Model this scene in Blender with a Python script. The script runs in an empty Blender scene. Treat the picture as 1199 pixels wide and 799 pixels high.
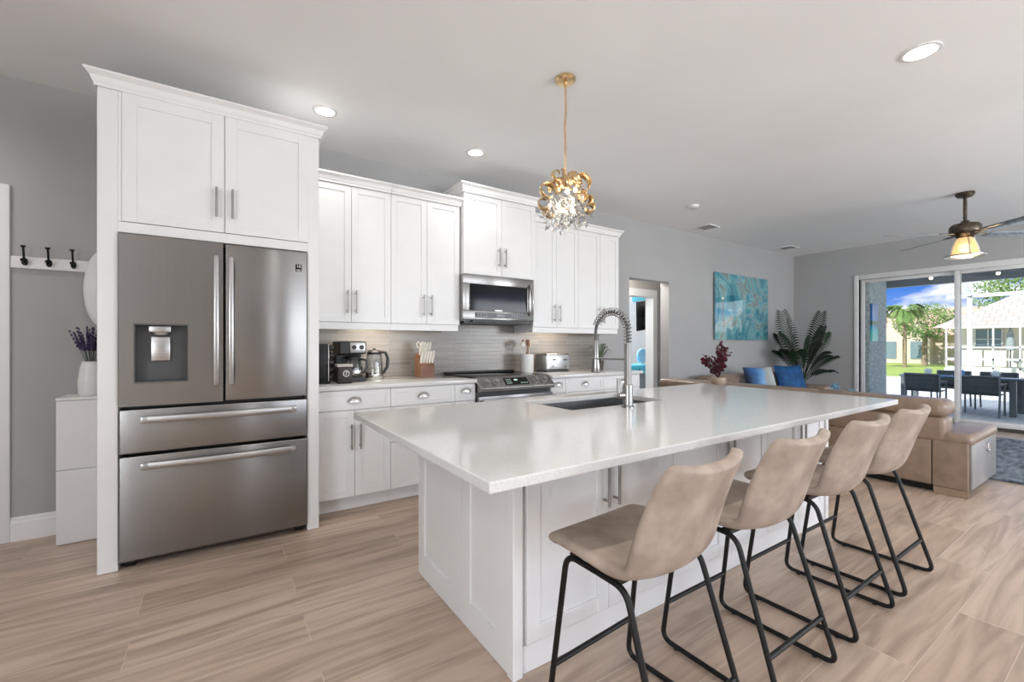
import bpy, bmesh, math, random
from mathutils import Vector, Matrix
random.seed(7)
S = bpy.context.scene
COL = S.collection
PI = math.pi

# ------------------------------------------------------------------ camera, world, sun, added fill lamps, exposure
cam_d = bpy.data.cameras.new('camera'); cam = bpy.data.objects.new('camera', cam_d); COL.objects.link(cam)
cam_d.sensor_fit = 'HORIZONTAL'; cam_d.sensor_width = 36.0
cam_d.lens = 36.0 * 515.0 / 1199.0
cam_d.shift_y = (402.6 - 399.5) / 1199.0
cam_d.clip_start = 0.05; cam_d.clip_end = 400
YAW = math.atan2(0.5542, 0.8324)
cam.location = (0, 0, 1.2); cam.rotation_euler = (PI / 2, 0, -YAW)
S.camera = cam
S.view_settings.view_transform = 'Standard'; S.view_settings.look = 'None'
S.view_settings.gamma = 1.0; S.view_settings.use_curve_mapping = False
S.view_settings.exposure = 0.10
S.cycles.use_denoising = True
S.cycles.max_bounces = 10; S.cycles.diffuse_bounces = 5; S.cycles.transparent_max_bounces = 24
S.cycles.caustics_reflective = False; S.cycles.caustics_refractive = False
S.cycles.sample_clamp_indirect = 6.0

W = bpy.data.worlds.new('sky'); S.world = W; W.use_nodes = True
nt = W.node_tree; nt.nodes.clear()
wo = nt.nodes.new('ShaderNodeOutputWorld'); bg = nt.nodes.new('ShaderNodeBackground')
tc = nt.nodes.new('ShaderNodeTexCoord'); sep = nt.nodes.new('ShaderNodeSeparateXYZ')
nt.links.new(tc.outputs['Generated'], sep.inputs[0])
ramp = nt.nodes.new('ShaderNodeValToRGB')
ramp.color_ramp.elements[0].position = 0.0; ramp.color_ramp.elements[0].color = (0.34, 0.52, 0.88, 1)
ramp.color_ramp.elements[1].position = 0.10; ramp.color_ramp.elements[1].color = (0.045, 0.20, 0.72, 1)
el = ramp.color_ramp.elements.new(0.30); el.color = (0.08, 0.26, 0.76, 1)
el = ramp.color_ramp.elements.new(0.55); el.color = (0.85, 0.92, 1.0, 1)
nt.links.new(sep.outputs['Z'], ramp.inputs[0])
mp = nt.nodes.new('ShaderNodeMapping'); mp.inputs['Scale'].default_value = (3.0, 3.0, 9.0)
nt.links.new(tc.outputs['Generated'], mp.inputs[0])
noi = nt.nodes.new('ShaderNodeTexNoise'); noi.inputs['Scale'].default_value = 2.2; noi.inputs['Detail'].default_value = 7
nt.links.new(mp.outputs[0], noi.inputs['Vector'])
sub = nt.nodes.new('ShaderNodeMath'); sub.operation = 'MULTIPLY_ADD'; sub.inputs[1].default_value = -2.6; sub.inputs[2].default_value = 0.225
nt.links.new(sep.outputs['Z'], sub.inputs[0])
add = nt.nodes.new('ShaderNodeMath'); add.operation = 'ADD'
nt.links.new(noi.outputs['Fac'], add.inputs[0]); nt.links.new(sub.outputs[0], add.inputs[1])
cr = nt.nodes.new('ShaderNodeValToRGB'); cr.color_ramp.elements[0].position = 0.50; cr.color_ramp.elements[1].position = 0.60
nt.links.new(add.outputs[0], cr.inputs[0])
mx = nt.nodes.new('ShaderNodeMix'); mx.data_type = 'RGBA'
nt.links.new(cr.outputs['Color'], mx.inputs['Factor']); nt.links.new(ramp.outputs['Color'], mx.inputs[6]); mx.inputs[7].default_value = (0.95, 0.96, 1.0, 1)
nt.links.new(mx.outputs[2], bg.inputs['Color']); bg.inputs['Strength'].default_value = 1.15
nt.links.new(bg.outputs[0], wo.inputs[0])

def light(name, kind, loc, energy, color=(1, 1, 1), rot=None, target=None, **kw):
    d = bpy.data.lights.new(name, kind); d.energy = energy; d.color = color
    for k, v in kw.items(): setattr(d, k, v)
    o = bpy.data.objects.new(name, d); COL.objects.link(o); o.location = loc
    if target is not None:
        o.rotation_euler = (Vector(target) - Vector(loc)).to_track_quat('-Z', 'Y').to_euler()
    elif rot: o.rotation_euler = rot
    return o

light('sun', 'SUN', (0, 0, 20), 5.4, (1.0, 0.96, 0.9), target=(0.80, -0.16, 20 - 0.62), angle=0.01)
# unseen fill lamps added behind the camera, standing in for window daylight
def fill_panel(name, x, w, e):
    light(name, 'AREA', (x, -3.55, 1.5), e, (0.93, 0.97, 1.0), target=(x, 0, 2.9), shape='RECTANGLE', size=w, size_y=2.0)
light('side_fill', 'AREA', (-3.4, -1.85, 1.5), 150, (0.93, 0.97, 1.0), target=(0, -1.2, 2.6), shape='RECTANGLE', size=2.2, size_y=2.0)
fill_panel('streak_fill', 1.02, 0.18, 9)  # narrow lamp added for a bright streak on the refrigerator
fill_panel('front_fill', 3.5, 2.9, 100)
fill_panel('front_fill', 7.0, 2.7, 165)

# ------------------------------------------------------------------ materials
MATS = {}
def pmat(name, c1, c2=None, scale=6.0, rough=0.5, metal=0.0, bump=0.0, stretch=(1, 1, 1), detail=3.0, coat=0.0, spec=0.5, emit=None, estr=0.0, trans=0.0, ior=1.45, lo=0.35, hi=0.65, alpha=1.0):
    if name in MATS: return MATS[name]
    m = bpy.data.materials.new(name); m.use_nodes = True; n = m.node_tree
    b = n.nodes['Principled BSDF']
    b.inputs['Roughness'].default_value = rough; b.inputs['Metallic'].default_value = metal
    b.inputs['Specular IOR Level'].default_value = spec; b.inputs['Coat Weight'].default_value = coat
    b.inputs['Coat Roughness'].default_value = 0.05; b.inputs['IOR'].default_value = ior
    b.inputs['Transmission Weight'].default_value = trans; b.inputs['Alpha'].default_value = alpha
    c2 = c2 or tuple(x * 0.94 for x in c1)
    t = n.nodes.new('ShaderNodeTexCoord'); mpn = n.nodes.new('ShaderNodeMapping'); mpn.inputs['Scale'].default_value = stretch
    ns = n.nodes.new('ShaderNodeTexNoise'); ns.inputs['Scale'].default_value = scale; ns.inputs['Detail'].default_value = detail
    rp = n.nodes.new('ShaderNodeValToRGB')
    rp.color_ramp.elements[0].position = lo; rp.color_ramp.elements[0].color = (*c1, 1)
    rp.color_ramp.elements[1].position = hi; rp.color_ramp.elements[1].color = (*c2, 1)
    n.links.new(t.outputs['Object'], mpn.inputs[0]); n.links.new(mpn.outputs[0], ns.inputs['Vector'])
    n.links.new(ns.outputs['Fac'], rp.inputs[0]); n.links.new(rp.outputs[0], b.inputs['Base Color'])
    if bump:
        bp = n.nodes.new('ShaderNodeBump'); bp.inputs['Strength'].default_value = bump; bp.inputs['Distance'].default_value = 0.01
        n.links.new(ns.outputs['Fac'], bp.inputs['Height']); n.links.new(bp.outputs[0], b.inputs['Normal'])
    if emit:
        b.inputs['Emission Color'].default_value = (*emit, 1); b.inputs['Emission Strength'].default_value = estr
    MATS[name] = m
    return m

def srgb(r, g, b):
    f = lambda v: (v / 255 / 12.92) if v / 255 <= 0.04045 else ((v / 255 + 0.055) / 1.055) ** 2.4
    return (f(r), f(g), f(b))

def glass_mat(name, tint=(1, 1, 1), refl=0.08, rough=0.0):
    m = bpy.data.materials.new(name); m.use_nodes = True; n = m.node_tree; n.nodes.clear()
    o = n.nodes.new('ShaderNodeOutputMaterial'); t = n.nodes.new('ShaderNodeBsdfTransparent'); g = n.nodes.new('ShaderNodeBsdfGlossy')
    t.inputs[0].default_value = (*tint, 1); g.inputs['Roughness'].default_value = rough
    fr = n.nodes.new('ShaderNodeLayerWeight'); fr.inputs[0].default_value = 0.25
    mm = n.nodes.new('ShaderNodeMath'); mm.operation = 'MULTIPLY_ADD'; mm.inputs[1].default_value = 0.55; mm.inputs[2].default_value = refl
    mxs = n.nodes.new('ShaderNodeMixShader')
    n.links.new(fr.outputs['Fresnel'], mm.inputs[0]); n.links.new(mm.outputs[0], mxs.inputs[0])
    n.links.new(t.outputs[0], mxs.inputs[1]); n.links.new(g.outputs[0], mxs.inputs[2]); n.links.new(mxs.outputs[0], o.inputs[0])
    return m

def brick_mat(name, c1, c2, mortar, bw, bh, msize, rough, rot=(0, 0, 0), scale=1.0, grain=None, coat=0.0, bump=0.0, loc=(0, 0, 0), offset=0.5):
    m = bpy.data.materials.new(name); m.use_nodes = True; n = m.node_tree; b = n.nodes['Principled BSDF']
    b.inputs['Roughness'].default_value = rough; b.inputs['Coat Weight'].default_value = coat
    t = n.nodes.new('ShaderNodeTexCoord'); mpn = n.nodes.new('ShaderNodeMapping')
    mpn.inputs['Rotation'].default_value = rot; mpn.inputs['Location'].default_value = loc
    br = n.nodes.new('ShaderNodeTexBrick'); br.inputs['Scale'].default_value = 1.0
    br.inputs['Color1'].default_value = (*c1, 1); br.inputs['Color2'].default_value = (*c2, 1); br.inputs['Mortar'].default_value = (*mortar, 1)
    br.inputs['Brick Width'].default_value = bw; br.inputs['Row Height'].default_value = bh; br.inputs['Mortar Size'].default_value = msize
    br.inputs['Mortar Smooth'].default_value = 0.3; br.offset = offset
    n.links.new(t.outputs['Object'], mpn.inputs[0]); n.links.new(mpn.outputs[0], br.inputs['Vector'])
    col = br.outputs['Color']
    if grain:
        gm = n.nodes.new('ShaderNodeMapping'); gm.inputs['Scale'].default_value = grain['stretch']; gm.inputs['Rotation'].default_value = rot
        # every board shifts the grain so that neighbours do not run on
        addv = n.nodes.new('ShaderNodeMixRGB'); addv.blend_type = 'ADD'; addv.inputs[0].default_value = 1.0
        sc = n.nodes.new('ShaderNodeMixRGB'); sc.blend_type = 'MULTIPLY'; sc.inputs[0].default_value = 1.0; sc.inputs[2].default_value = (40, 40, 40, 1)
        n.links.new(br.outputs['Color'], sc.inputs[1]); n.links.new(t.outputs['Object'], gm.inputs[0])
        n.links.new(gm.outputs[0], addv.inputs[1]); n.links.new(sc.outputs[0], addv.inputs[2])
        ns = n.nodes.new('ShaderNodeTexNoise'); ns.inputs['Scale'].default_value = grain['scale']; ns.inputs['Detail'].default_value = 6
        ns.inputs['Distortion'].default_value = grain.get('dist', 1.2)
        n.links.new(addv.outputs[0], ns.inputs['Vector'])
        rp = n.nodes.new('ShaderNodeValToRGB')
        rp.color_ramp.elements[0].position = grain.get('lo', 0.3); rp.color_ramp.elements[0].color = (*grain['dark'], 1)
        rp.color_ramp.elements[1].position = grain.get('hi', 0.62); rp.color_ramp.elements[1].color = (1, 1, 1, 1)
        n.links.new(ns.outputs['Fac'], rp.inputs[0])
        mul = n.nodes.new('ShaderNodeMixRGB'); mul.blend_type = 'MULTIPLY'; mul.inputs[0].default_value = 1.0
        n.links.new(col, mul.inputs[1]); n.links.new(rp.outputs[0], mul.inputs[2]); col = mul.outputs[0]
    n.links.new(col, b.inputs['Base Color'])
    if bump:
        bp = n.nodes.new('ShaderNodeBump'); bp.inputs['Strength'].default_value = bump; bp.inputs['Distance'].default_value = 0.004; bp.invert = True
        n.links.new(br.outputs['Fac'], bp.inputs['Height']); n.links.new(bp.outputs[0], b.inputs['Normal'])
    return m

M_cab = pmat('white_cabinet_paint', (0.80, 0.80, 0.80), (0.78, 0.78, 0.78), rough=0.35)
M_trim = pmat('white_trim_paint', (0.80, 0.80, 0.80), (0.78, 0.78, 0.78), rough=0.4)
M_ceil = pmat('ceiling_paint', (0.90, 0.90, 0.90), (0.87, 0.87, 0.87), scale=1.5, rough=0.55)
M_wall = pmat('grey_wall_paint', (0.40, 0.40, 0.402), (0.38, 0.38, 0.382), scale=2, rough=0.6)
M_floor = brick_mat('wood_plank_floor', srgb(203, 182, 164), srgb(182, 160, 142), srgb(212, 196, 182), 1.22, 0.2, 0.0018, 0.38,
                    grain=dict(stretch=(0.6, 6, 1), scale=1.9, dark=(0.62, 0.59, 0.57), lo=0.32, hi=0.62, dist=1.6), loc=(0.3, 0.07, 0))
M_splash = brick_mat('taupe_strip_tile', srgb(143, 137, 131), srgb(124, 119, 115), srgb(162, 156, 150), 0.42, 0.040, 0.0022, 0.22, rot=(PI / 2, 0, 0), bump=0.3,
                     grain=dict(stretch=(3, 3, 30), scale=1.0, dark=(0.86, 0.85, 0.84), lo=0.3, hi=0.7))
M_quartz = pmat('white_speckled_quartz', (0.70, 0.695, 0.685), (0.58, 0.575, 0.565), scale=260, rough=0.09, detail=2, lo=0.40, hi=0.75)
M_steel = pmat('brushed_stainless', (0.30, 0.293, 0.287), (0.285, 0.278, 0.272), scale=4, rough=0.27, metal=1.0, stretch=(60, 60, 0.6))
def anisotropic(m, amount, rot):
    n = m.node_tree; b = n.nodes['Principled BSDF']; tg = n.nodes.new('ShaderNodeTangent'); tg.direction_type = 'RADIAL'; tg.axis = 'Z'
    n.links.new(tg.outputs[0], b.inputs['Tangent']); b.inputs['Anisotropic'].default_value = amount; b.inputs['Anisotropic Rotation'].default_value = rot
anisotropic(M_steel, 0.8, 0.25)
M_steelh = pmat('brushed_stainless_bright', (0.46, 0.455, 0.45), (0.42, 0.415, 0.41), scale=4, rough=0.3, metal=1.0, stretch=(1, 1, 30))
M_nickel = pmat('satin_nickel', (0.36, 0.355, 0.345), (0.33, 0.325, 0.315), rough=0.3, metal=1.0)
M_cup = pmat('light_satin_nickel', (0.72, 0.715, 0.70), (0.68, 0.675, 0.66), rough=0.35, metal=1.0)
M_chrome = pmat('chrome', (0.75, 0.75, 0.75), (0.72, 0.72, 0.72), rough=0.08, metal=1.0)
M_black = pmat('black_metal', (0.006, 0.006, 0.006), (0.009, 0.009, 0.009), rough=0.45, spec=0.35)
M_blackgloss = pmat('black_glass', (0.008, 0.008, 0.009), (0.012, 0.012, 0.012), rough=0.08, spec=0.28)
M_blackp = pmat('black_plastic', (0.02, 0.02, 0.021), (0.028, 0.028, 0.028), rough=0.4)
M_dgrey = pmat('dark_grey_plastic', (0.09, 0.092, 0.095), (0.075, 0.077, 0.08), rough=0.35)
M_leather = pmat('tan_suede_leather', srgb(178, 163, 150), srgb(146, 131, 119), scale=9, rough=0.62, bump=0.08, detail=6)
M_sofa = pmat('taupe_sofa_leather', srgb(142, 122, 105), srgb(128, 109, 94), scale=14, rough=0.28, bump=0.06, detail=5)
M_gold = pmat('brushed_gold', srgb(236, 206, 160), srgb(220, 186, 138), rough=0.25, metal=1.0, scale=20)
M_crystal = glass_mat('clear_crystal', (0.90, 0.90, 0.90), refl=0.16, rough=0.05)
M_glass = glass_mat('window_glass', (0.97, 0.985, 0.985), refl=0.02)
M_jar = glass_mat('clear_glass', (0.86, 0.88, 0.88), refl=0.10)
M_bulb = pmat('warm_bulb', (1, 0.9, 0.7), rough=0.4, emit=(1, 0.86, 0.62), estr=3.0)
M_down = pmat('downlight_lens', (1, 1, 1), rough=0.4, emit=(1, 0.97, 0.93), estr=6.0)
M_amber = pmat('amber_glass_shade', srgb(222, 184, 140), srgb(200, 158, 110), rough=0.2, trans=0.55, emit=(1, 0.66, 0.32), estr=0.35)
M_bronze = pmat('weathered_bronze', srgb(98, 88, 76), srgb(70, 62, 54), rough=0.35, metal=0.8, scale=30)
M_blade = pmat('fan_blade_wood', srgb(140, 152, 160), srgb(116, 126, 134), rough=0.2, scale=3, stretch=(1, 12, 1))
M_leafd = pmat('palm_leaf', srgb(26, 54, 28), srgb(14, 32, 18), scale=12, rough=0.45)
M_leafp = pmat('outdoor_foliage', srgb(128, 158, 84), srgb(84, 118, 56), scale=2, rough=0.6)
M_trunk = pmat('palm_trunk', srgb(170, 150, 128), srgb(130, 112, 94), scale=10, rough=0.8)
M_burg = pmat('burgundy_leaf', srgb(92, 26, 44), srgb(58, 16, 30), scale=20, rough=0.45)
M_blue = pmat('blue_velvet', srgb(22, 84, 138), srgb(12, 58, 104), scale=10, rough=0.7)
M_wood = pmat('walnut_block', srgb(146, 106, 80), srgb(112, 78, 58), scale=6, rough=0.5, stretch=(1, 8, 1))
M_white = pmat('white_ceramic', (0.78, 0.78, 0.77), (0.74, 0.74, 0.73), rough=0.2)
M_ivory = pmat('ivory_plastic', srgb(232, 228, 220), rough=0.3)
M_stucco = pmat('grey_green_stucco', srgb(205, 216, 218), srgb(160, 172, 176), scale=24, rough=0.85, bump=0.5, detail=5)
M_lavender = pmat('lavender_bloom', srgb(74, 60, 104), srgb(44, 40, 66), scale=60, rough=0.8)

# ------------------------------------------------------------------ mesh helpers
class MB:
    def __init__(s): s.bm = bmesh.new()
    def _new(s, verts, bevel, seg, M):
        if bevel > 0:
            es = list({e for v in verts for e in v.link_edges})
            r = bmesh.ops.bevel(s.bm, geom=es, offset=bevel, segments=seg, profile=0.5, affect='EDGES')
            vs = set(v for v in r['verts']) | {v for f in r['faces'] for v in f.verts}
            todo = list(vs); 
            while todo:
                v = todo.pop()
                for e in v.link_edges:
                    w = e.other_vert(v)
                    if w not in vs: vs.add(w); todo.append(w)
            verts = list(vs)
        if M is not None: bmesh.ops.transform(s.bm, matrix=M, verts=verts)
        return verts
    def box(s, x0, x1, y0, y1, z0, z1, bevel=0.0, seg=2, M=None):
        r = bmesh.ops.create_cube(s.bm, size=1.0); v = r['verts']
        for q in v:
            q.co = Vector(((x0 + x1) / 2 + q.co.x * (x1 - x0), (y0 + y1) / 2 + q.co.y * (y1 - y0), (z0 + z1) / 2 + q.co.z * (z1 - z0)))
        s._new(v, bevel, seg, M); return s
    def cyl(s, p0, p1, r0, r1=None, n=16, caps=True):
        p0, p1 = Vector(p0), Vector(p1); r1 = r0 if r1 is None else r1
        d = (p1 - p0).normalized(); a = d.orthogonal().normalized(); b = d.cross(a)
        A = [s.bm.verts.new(p0 + (a * math.cos(2 * PI * i / n) + b * math.sin(2 * PI * i / n)) * r0) for i in range(n)]
        B = [s.bm.verts.new(p1 + (a * math.cos(2 * PI * i / n) + b * math.sin(2 * PI * i / n)) * r1) for i in range(n)]
        for i in range(n): s.bm.faces.new((A[i], A[(i + 1) % n], B[(i + 1) % n], B[i]))
        if caps: s.bm.faces.new(A[::-1]); s.bm.faces.new(B)
        return s
    def tube(s, pts, r, n=8, closed=False, radii=None):
        pts = [Vector(p) for p in pts]; N = len(pts); rings = []; a = None
        for i, p in enumerate(pts):
            if closed: t = pts[(i + 1) % N] - pts[i - 1]
            else: t = pts[min(i + 1, N - 1)] - pts[max(i - 1, 0)]
            t.normalize()
            if a is None: a = t.orthogonal().normalized()
            else:
                a = a - t * a.dot(t)
                a = a.normalized() if a.length > 1e-6 else t.orthogonal().normalized()
            b = t.cross(a); rr = radii[i] if radii else r
            rings.append([s.bm.verts.new(p + (a * math.cos(2 * PI * k / n) + b * math.sin(2 * PI * k / n)) * rr) for k in range(n)])
        for i in range(N if closed else N - 1):
            A, B = rings[i], rings[(i + 1) % N]
            off = 0
            if closed and i == N - 1:
                off = min(range(n), key=lambda o: (A[0].co - B[o].co).length)
            for k in range(n): s.bm.faces.new((A[k], A[(k + 1) % n], B[(k + 1 + off) % n], B[(k + off) % n]))
        if not closed: s.bm.faces.new(rings[0][::-1]); s.bm.faces.new(rings[-1])
        return s
    def lathe(s, prof, c=(0, 0, 0), n=24, M=None, sx=1.0, sy=1.0):
        rings = []; allv = []
        for r, z in prof:
            if r < 1e-6: rings.append([s.bm.verts.new((c[0], c[1], c[2] + z))])
            else: rings.append([s.bm.verts.new((c[0] + sx * r * math.cos(2 * PI * k / n), c[1] + sy * r * math.sin(2 * PI * k / n), c[2] + z)) for k in range(n)])
            allv += rings[-1]
        for A, B in zip(rings, rings[1:]):
            for k in range(n):
                k2 = (k + 1) % n
                if len(A) == 1 and len(B) == 1: continue
                if len(A) == 1: s.bm.faces.new((A[0], B[k2], B[k]))
                elif len(B) == 1: s.bm.faces.new((A[k], A[k2], B[0]))
                else: s.bm.faces.new((A[k], A[k2], B[k2], B[k]))
        if M is not None: bmesh.ops.transform(s.bm, matrix=M, verts=allv)
        return s
    def sphere(s, c, r, sx=1, sy=1, sz=1, n=16):
        m = Matrix.Translation(c) @ Matrix.Diagonal((sx, sy, sz, 1))
        bmesh.ops.create_uvsphere(s.bm, u_segments=n, v_segments=max(6, n // 2), radius=r, matrix=m); return s
    def quad(s, *p):
        s.bm.faces.new([s.bm.verts.new(q) for q in p]); return s
    def grid(s, rows):
        V = [[s.bm.verts.new(p) for p in r] for r in rows]
        for A, B in zip(V, V[1:]):
            for i in range(len(A) - 1): s.bm.faces.new((A[i], A[i + 1], B[i + 1], B[i]))
        return s
    def prism(s, pts, axis, a0, a1):     # polygon in the two other axes, extruded along axis
        def P(u, v, a): return {'x': (a, u, v), 'y': (u, a, v), 'z': (u, v, a)}[axis]
        A = [s.bm.verts.new(P(u, v, a0)) for u, v in pts]; B = [s.bm.verts.new(P(u, v, a1)) for u, v in pts]
        n = len(pts)
        for i in range(n): s.bm.faces.new((A[i], A[(i + 1) % n], B[(i + 1) % n], B[i]))
        s.bm.faces.new(A[::-1]); s.bm.faces.new(B); return s
    def build(s, name, m, parent=None, smooth=True, local=False, bevel=0.0, weld=False, **props):
        if weld: bmesh.ops.remove_doubles(s.bm, verts=s.bm.verts, dist=1e-5)
        bmesh.ops.recalc_face_normals(s.bm, faces=s.bm.faces)
        me = bpy.data.meshes.new(name)
        if parent is not None and not local:
            o = parent; off = Vector((0, 0, 0))
            while o: off += o.location; o = o.parent
            bmesh.ops.translate(s.bm, verts=s.bm.verts, vec=-off)
        s.bm.to_mesh(me); s.bm.free()
        me.materials.append(m)
        if smooth:
            for p in me.polygons: p.use_smooth = True
            me.set_sharp_from_angle(angle=math.radians(38))
        o = bpy.data.objects.new(name, me); COL.objects.link(o)
        if parent is not None: o.parent = parent
        if bevel:
            bv = o.modifiers.new('edge', 'BEVEL'); bv.width = bevel; bv.segments = 2; bv.limit_method = 'ANGLE'; bv.angle_limit = 0.6
        for k, v in props.items(): o[k] = v
        return o

def thing(name, label, cat, loc=(0, 0, 0), group=None, rz=0.0):
    o = bpy.data.objects.new(name, None); COL.objects.link(o); o.location = loc; o.rotation_euler = (0, 0, rz)
    o.empty_display_size = 0.1
    o['label'] = label; o['category'] = cat
    if group: o['group'] = group
    return o
def tag(o, label, cat, group=None):
    o['label'] = label; o['category'] = cat
    if group: o['group'] = group
    return o
def struct(o): o['kind'] = 'structure'; return o
def copy_tree(o, parent=None):
    c = o.copy(); COL.objects.link(c)
    if parent is not None: c.parent = parent
    for ch in list(o.children): copy_tree(ch, c)
    return c
def arc(c, r, a0, a1, n, plane='xz'):
    out = []
    for i in range(n + 1):
        a = a0 + (a1 - a0) * i / n; u, v = r * math.cos(a), r * math.sin(a)
        out.append({'xz': (c[0] + u, c[1], c[2] + v), 'yz': (c[0], c[1] + u, c[2] + v), 'xy': (c[0] + u, c[1] + v, c[2])}[plane])
    return out
def rounded(pts, r, n=5):       # rounds the corners of a closed loop of points
    out = []; N = len(pts); pts = [Vector(p) for p in pts]
    for i in range(N):
        p, a, b = pts[i], pts[i - 1], pts[(i + 1) % N]
        u, v = (a - p).normalized(), (b - p).normalized()
        q0, q1 = p + u * r, p + v * r
        for k in range(n + 1):
            t = k / n; out.append(q0 * (1 - t) ** 2 + p * 2 * t * (1 - t) + q1 * t * t)
    return out

# ------------------------------------------------------------------ the setting
CZ = 2.82; WY = 3.90; RX = 8.88
struct(MB().box(-3.0, 9.02, -3.2, 4.05, -0.12, 0.0).build('floor', M_floor, smooth=False))
struct(MB().box(-3.2, 9.1, -3.4, 4.1, CZ, CZ + 0.15).build('ceiling', M_ceil, smooth=False))
DX0, DX1, DZ = 4.42, 5.23, 2.06
wb = MB()
wb.box(-3.0, DX0, WY, WY + 0.14, 0, CZ); wb.box(DX0, DX1, WY, WY + 0.14, DZ, CZ); wb.box(DX1, RX + 0.14, WY, WY + 0.14, 0, CZ)
struct(wb.build('wall_back', M_wall, smooth=False))
OY0, OY1, OZ = -1.75, 2.90, 2.31
wr = MB()
wr.box(RX, RX + 0.14, OY1, WY, 0, CZ); wr.box(RX, RX + 0.14, OY0, OY1, OZ, CZ); wr.box(RX, RX + 0.14, -3.2, OY0, 0, CZ)
struct(wr.build('wall_right', M_wall, smooth=False))
struct(MB().box(-3.14, -3.0, -0.7, WY, 0, CZ).box(-3.14, -3.0, -3.2, -3.0, 0, CZ).box(-3.14, -3.0, -3.0, -0.7, 0, 0.4).box(-3.14, -3.0, -3.0, -0.7, 2.6, CZ).build('wall_left', M_wall, smooth=False))  # opening added to let the side fill lamp in
wf = MB()     # unseen wall behind the camera, with openings added for the fill lamps
for a, b in ((-3.0, 0.92), (1.12, 2.0), (5.0, 5.6), (8.4, RX + 0.14)): wf.box(a, b, -3.34, -3.2, 0, CZ)
for a, b in ((0.92, 1.12), (2.0, 5.0), (5.6, 8.4)): wf.box(a, b, -3.34, -3.2, 0, 0.4).box(a, b, -3.34, -3.2, 2.6, CZ)
struct(wf.build('wall_front', M_wall, smooth=False))

def baseboard(name, pts):   # profile swept along a straight run
    (x0, y0), (x1, y1), (nx, ny) = pts
    m = MB(); prof = [(0, 0), (0.016, 0), (0.016, 0.112), (0.011, 0.122), (0.011, 0.138), (0.0, 0.145)]
    A = [m.bm.verts.new((x0 + nx * o, y0 + ny * o, z)) for o, z in prof]; B = [m.bm.verts.new((x1 + nx * o, y1 + ny * o, z)) for o, z in prof]
    for i in range(len(prof) - 1): m.bm.faces.new((A[i], A[i + 1], B[i + 1], B[i]))
    m.bm.faces.new(A); m.bm.faces.new(B[::-1])
    struct(m.build(name, M_trim, smooth=False))
baseboard('baseboard_back_niche', ((-1.05, WY), (-0.53, WY), (0, -1)))
baseboard('baseboard_back', ((DX1, WY), (RX, WY), (0, -1)))
baseboard('baseboard_right', ((RX, WY), (RX, OY1 + 0.08), (-1, 0)))
struct(MB().box(-1.16, -1.05, WY - 0.022, WY, 0, 2.16, 0.006).build('trim_1', M_trim))
# tile between worktop and wall cabinets
struct(MB().box(0.545, 3.87, WY - 0.008, WY - 0.0005, 0.86, 1.9).build('wall_backsplash', M_splash, smooth=False))

# hall and the room beyond the doorway
hall = MB(); hall.box(4.0, 8.6, 6.9, 7.0, 0, 2.6).box(8.5, 8.6, 4.05, 6.9, 0, 2.6).box(4.0, 4.1, 4.05, 6.9, 0, 2.6)
struct(hall.build('wall_hall', pmat('pale_wall_paint', (0.66, 0.67, 0.69), (0.63, 0.64, 0.66), scale=2, rough=0.6), smooth=False))
struct(MB().box(4.0, 8.6, 4.04, 7.0, 2.6, 2.7).build('ceiling_hall', M_ceil, smooth=False))
struct(MB().box(4.0, 8.6, 4.05, 7.0, -0.1, 0.0).build('floor_hall', pmat('pale_tile', (0.55, 0.54, 0.52), rough=0.3), smooth=False))
H = 4.80
wi = MB(); wi.box(4.1, 5.2, H, H + 0.12, 0, 2.6).box(5.2, 6.02, H, H + 0.12, 2.0, 2.6).box(6.02, 8.5, H, H + 0.12, 0, 2.6)
struct(wi.build('wall_inner', pmat('warm_grey_paint', (0.44, 0.42, 0.40), (0.42, 0.40, 0.38), scale=2, rough=0.6), smooth=False))
dc = MB(); dc.box(6.00, 6.10, H - 0.022, H + 0.14, 0, 2.09).box(5.08, 6.00, H - 0.022, H + 0.14, 1.97, 2.09).box(5.08, 5.21, H - 0.022, H + 0.14, 0, 1.97)
struct(dc.build('door_2', M_trim))
light('hall_fill', 'POINT', (4.75, 4.4, 2.3), 34, (1, 0.95, 0.88), shadow_soft_size=0.15)  # added lamp without a fitting, brightens the hall
light('bedroom_fill', 'POINT', (6.2, 5.9, 2.3), 130, (0.96, 0.98, 1.0), shadow_soft_size=0.2)  # added lamp without a fitting, brightens the room past the hall

# ------------------------------------------------------------------ sliding glass door (structure)
d1 = bpy.data.objects.new('door_1', None); COL.objects.link(d1); d1.location = (RX, 0.6, 0); struct(d1)
M_vinyl = pmat('door_frame_white', (0.74, 0.74, 0.74), (0.70, 0.70, 0.70), rough=0.4)
fr = MB(); fr.box(RX - 0.02, RX + 0.12, OY1, OY1 + 0.06, 0, OZ + 0.03, 0.004).box(RX - 0.02, RX + 0.12, OY0 - 0.06, OY0, 0, OZ + 0.03, 0.004).box(RX - 0.02, RX + 0.12, OY0, OY1, OZ - 0.05, OZ + 0.03, 0.004)
struct(fr.build('frame', M_vinyl, d1))
struct(MB().box(RX - 0.02, RX + 0.14, OY0, OY1, 0.002, 0.03).box(RX + 0.02, RX + 0.03, OY0, OY1, 0.03, 0.045).box(RX + 0.08, RX + 0.09, OY0, OY1, 0.03, 0.045).build('track', pmat('bronze_track', (0.10, 0.095, 0.09), rough=0.4, metal=0.6), d1))
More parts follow.
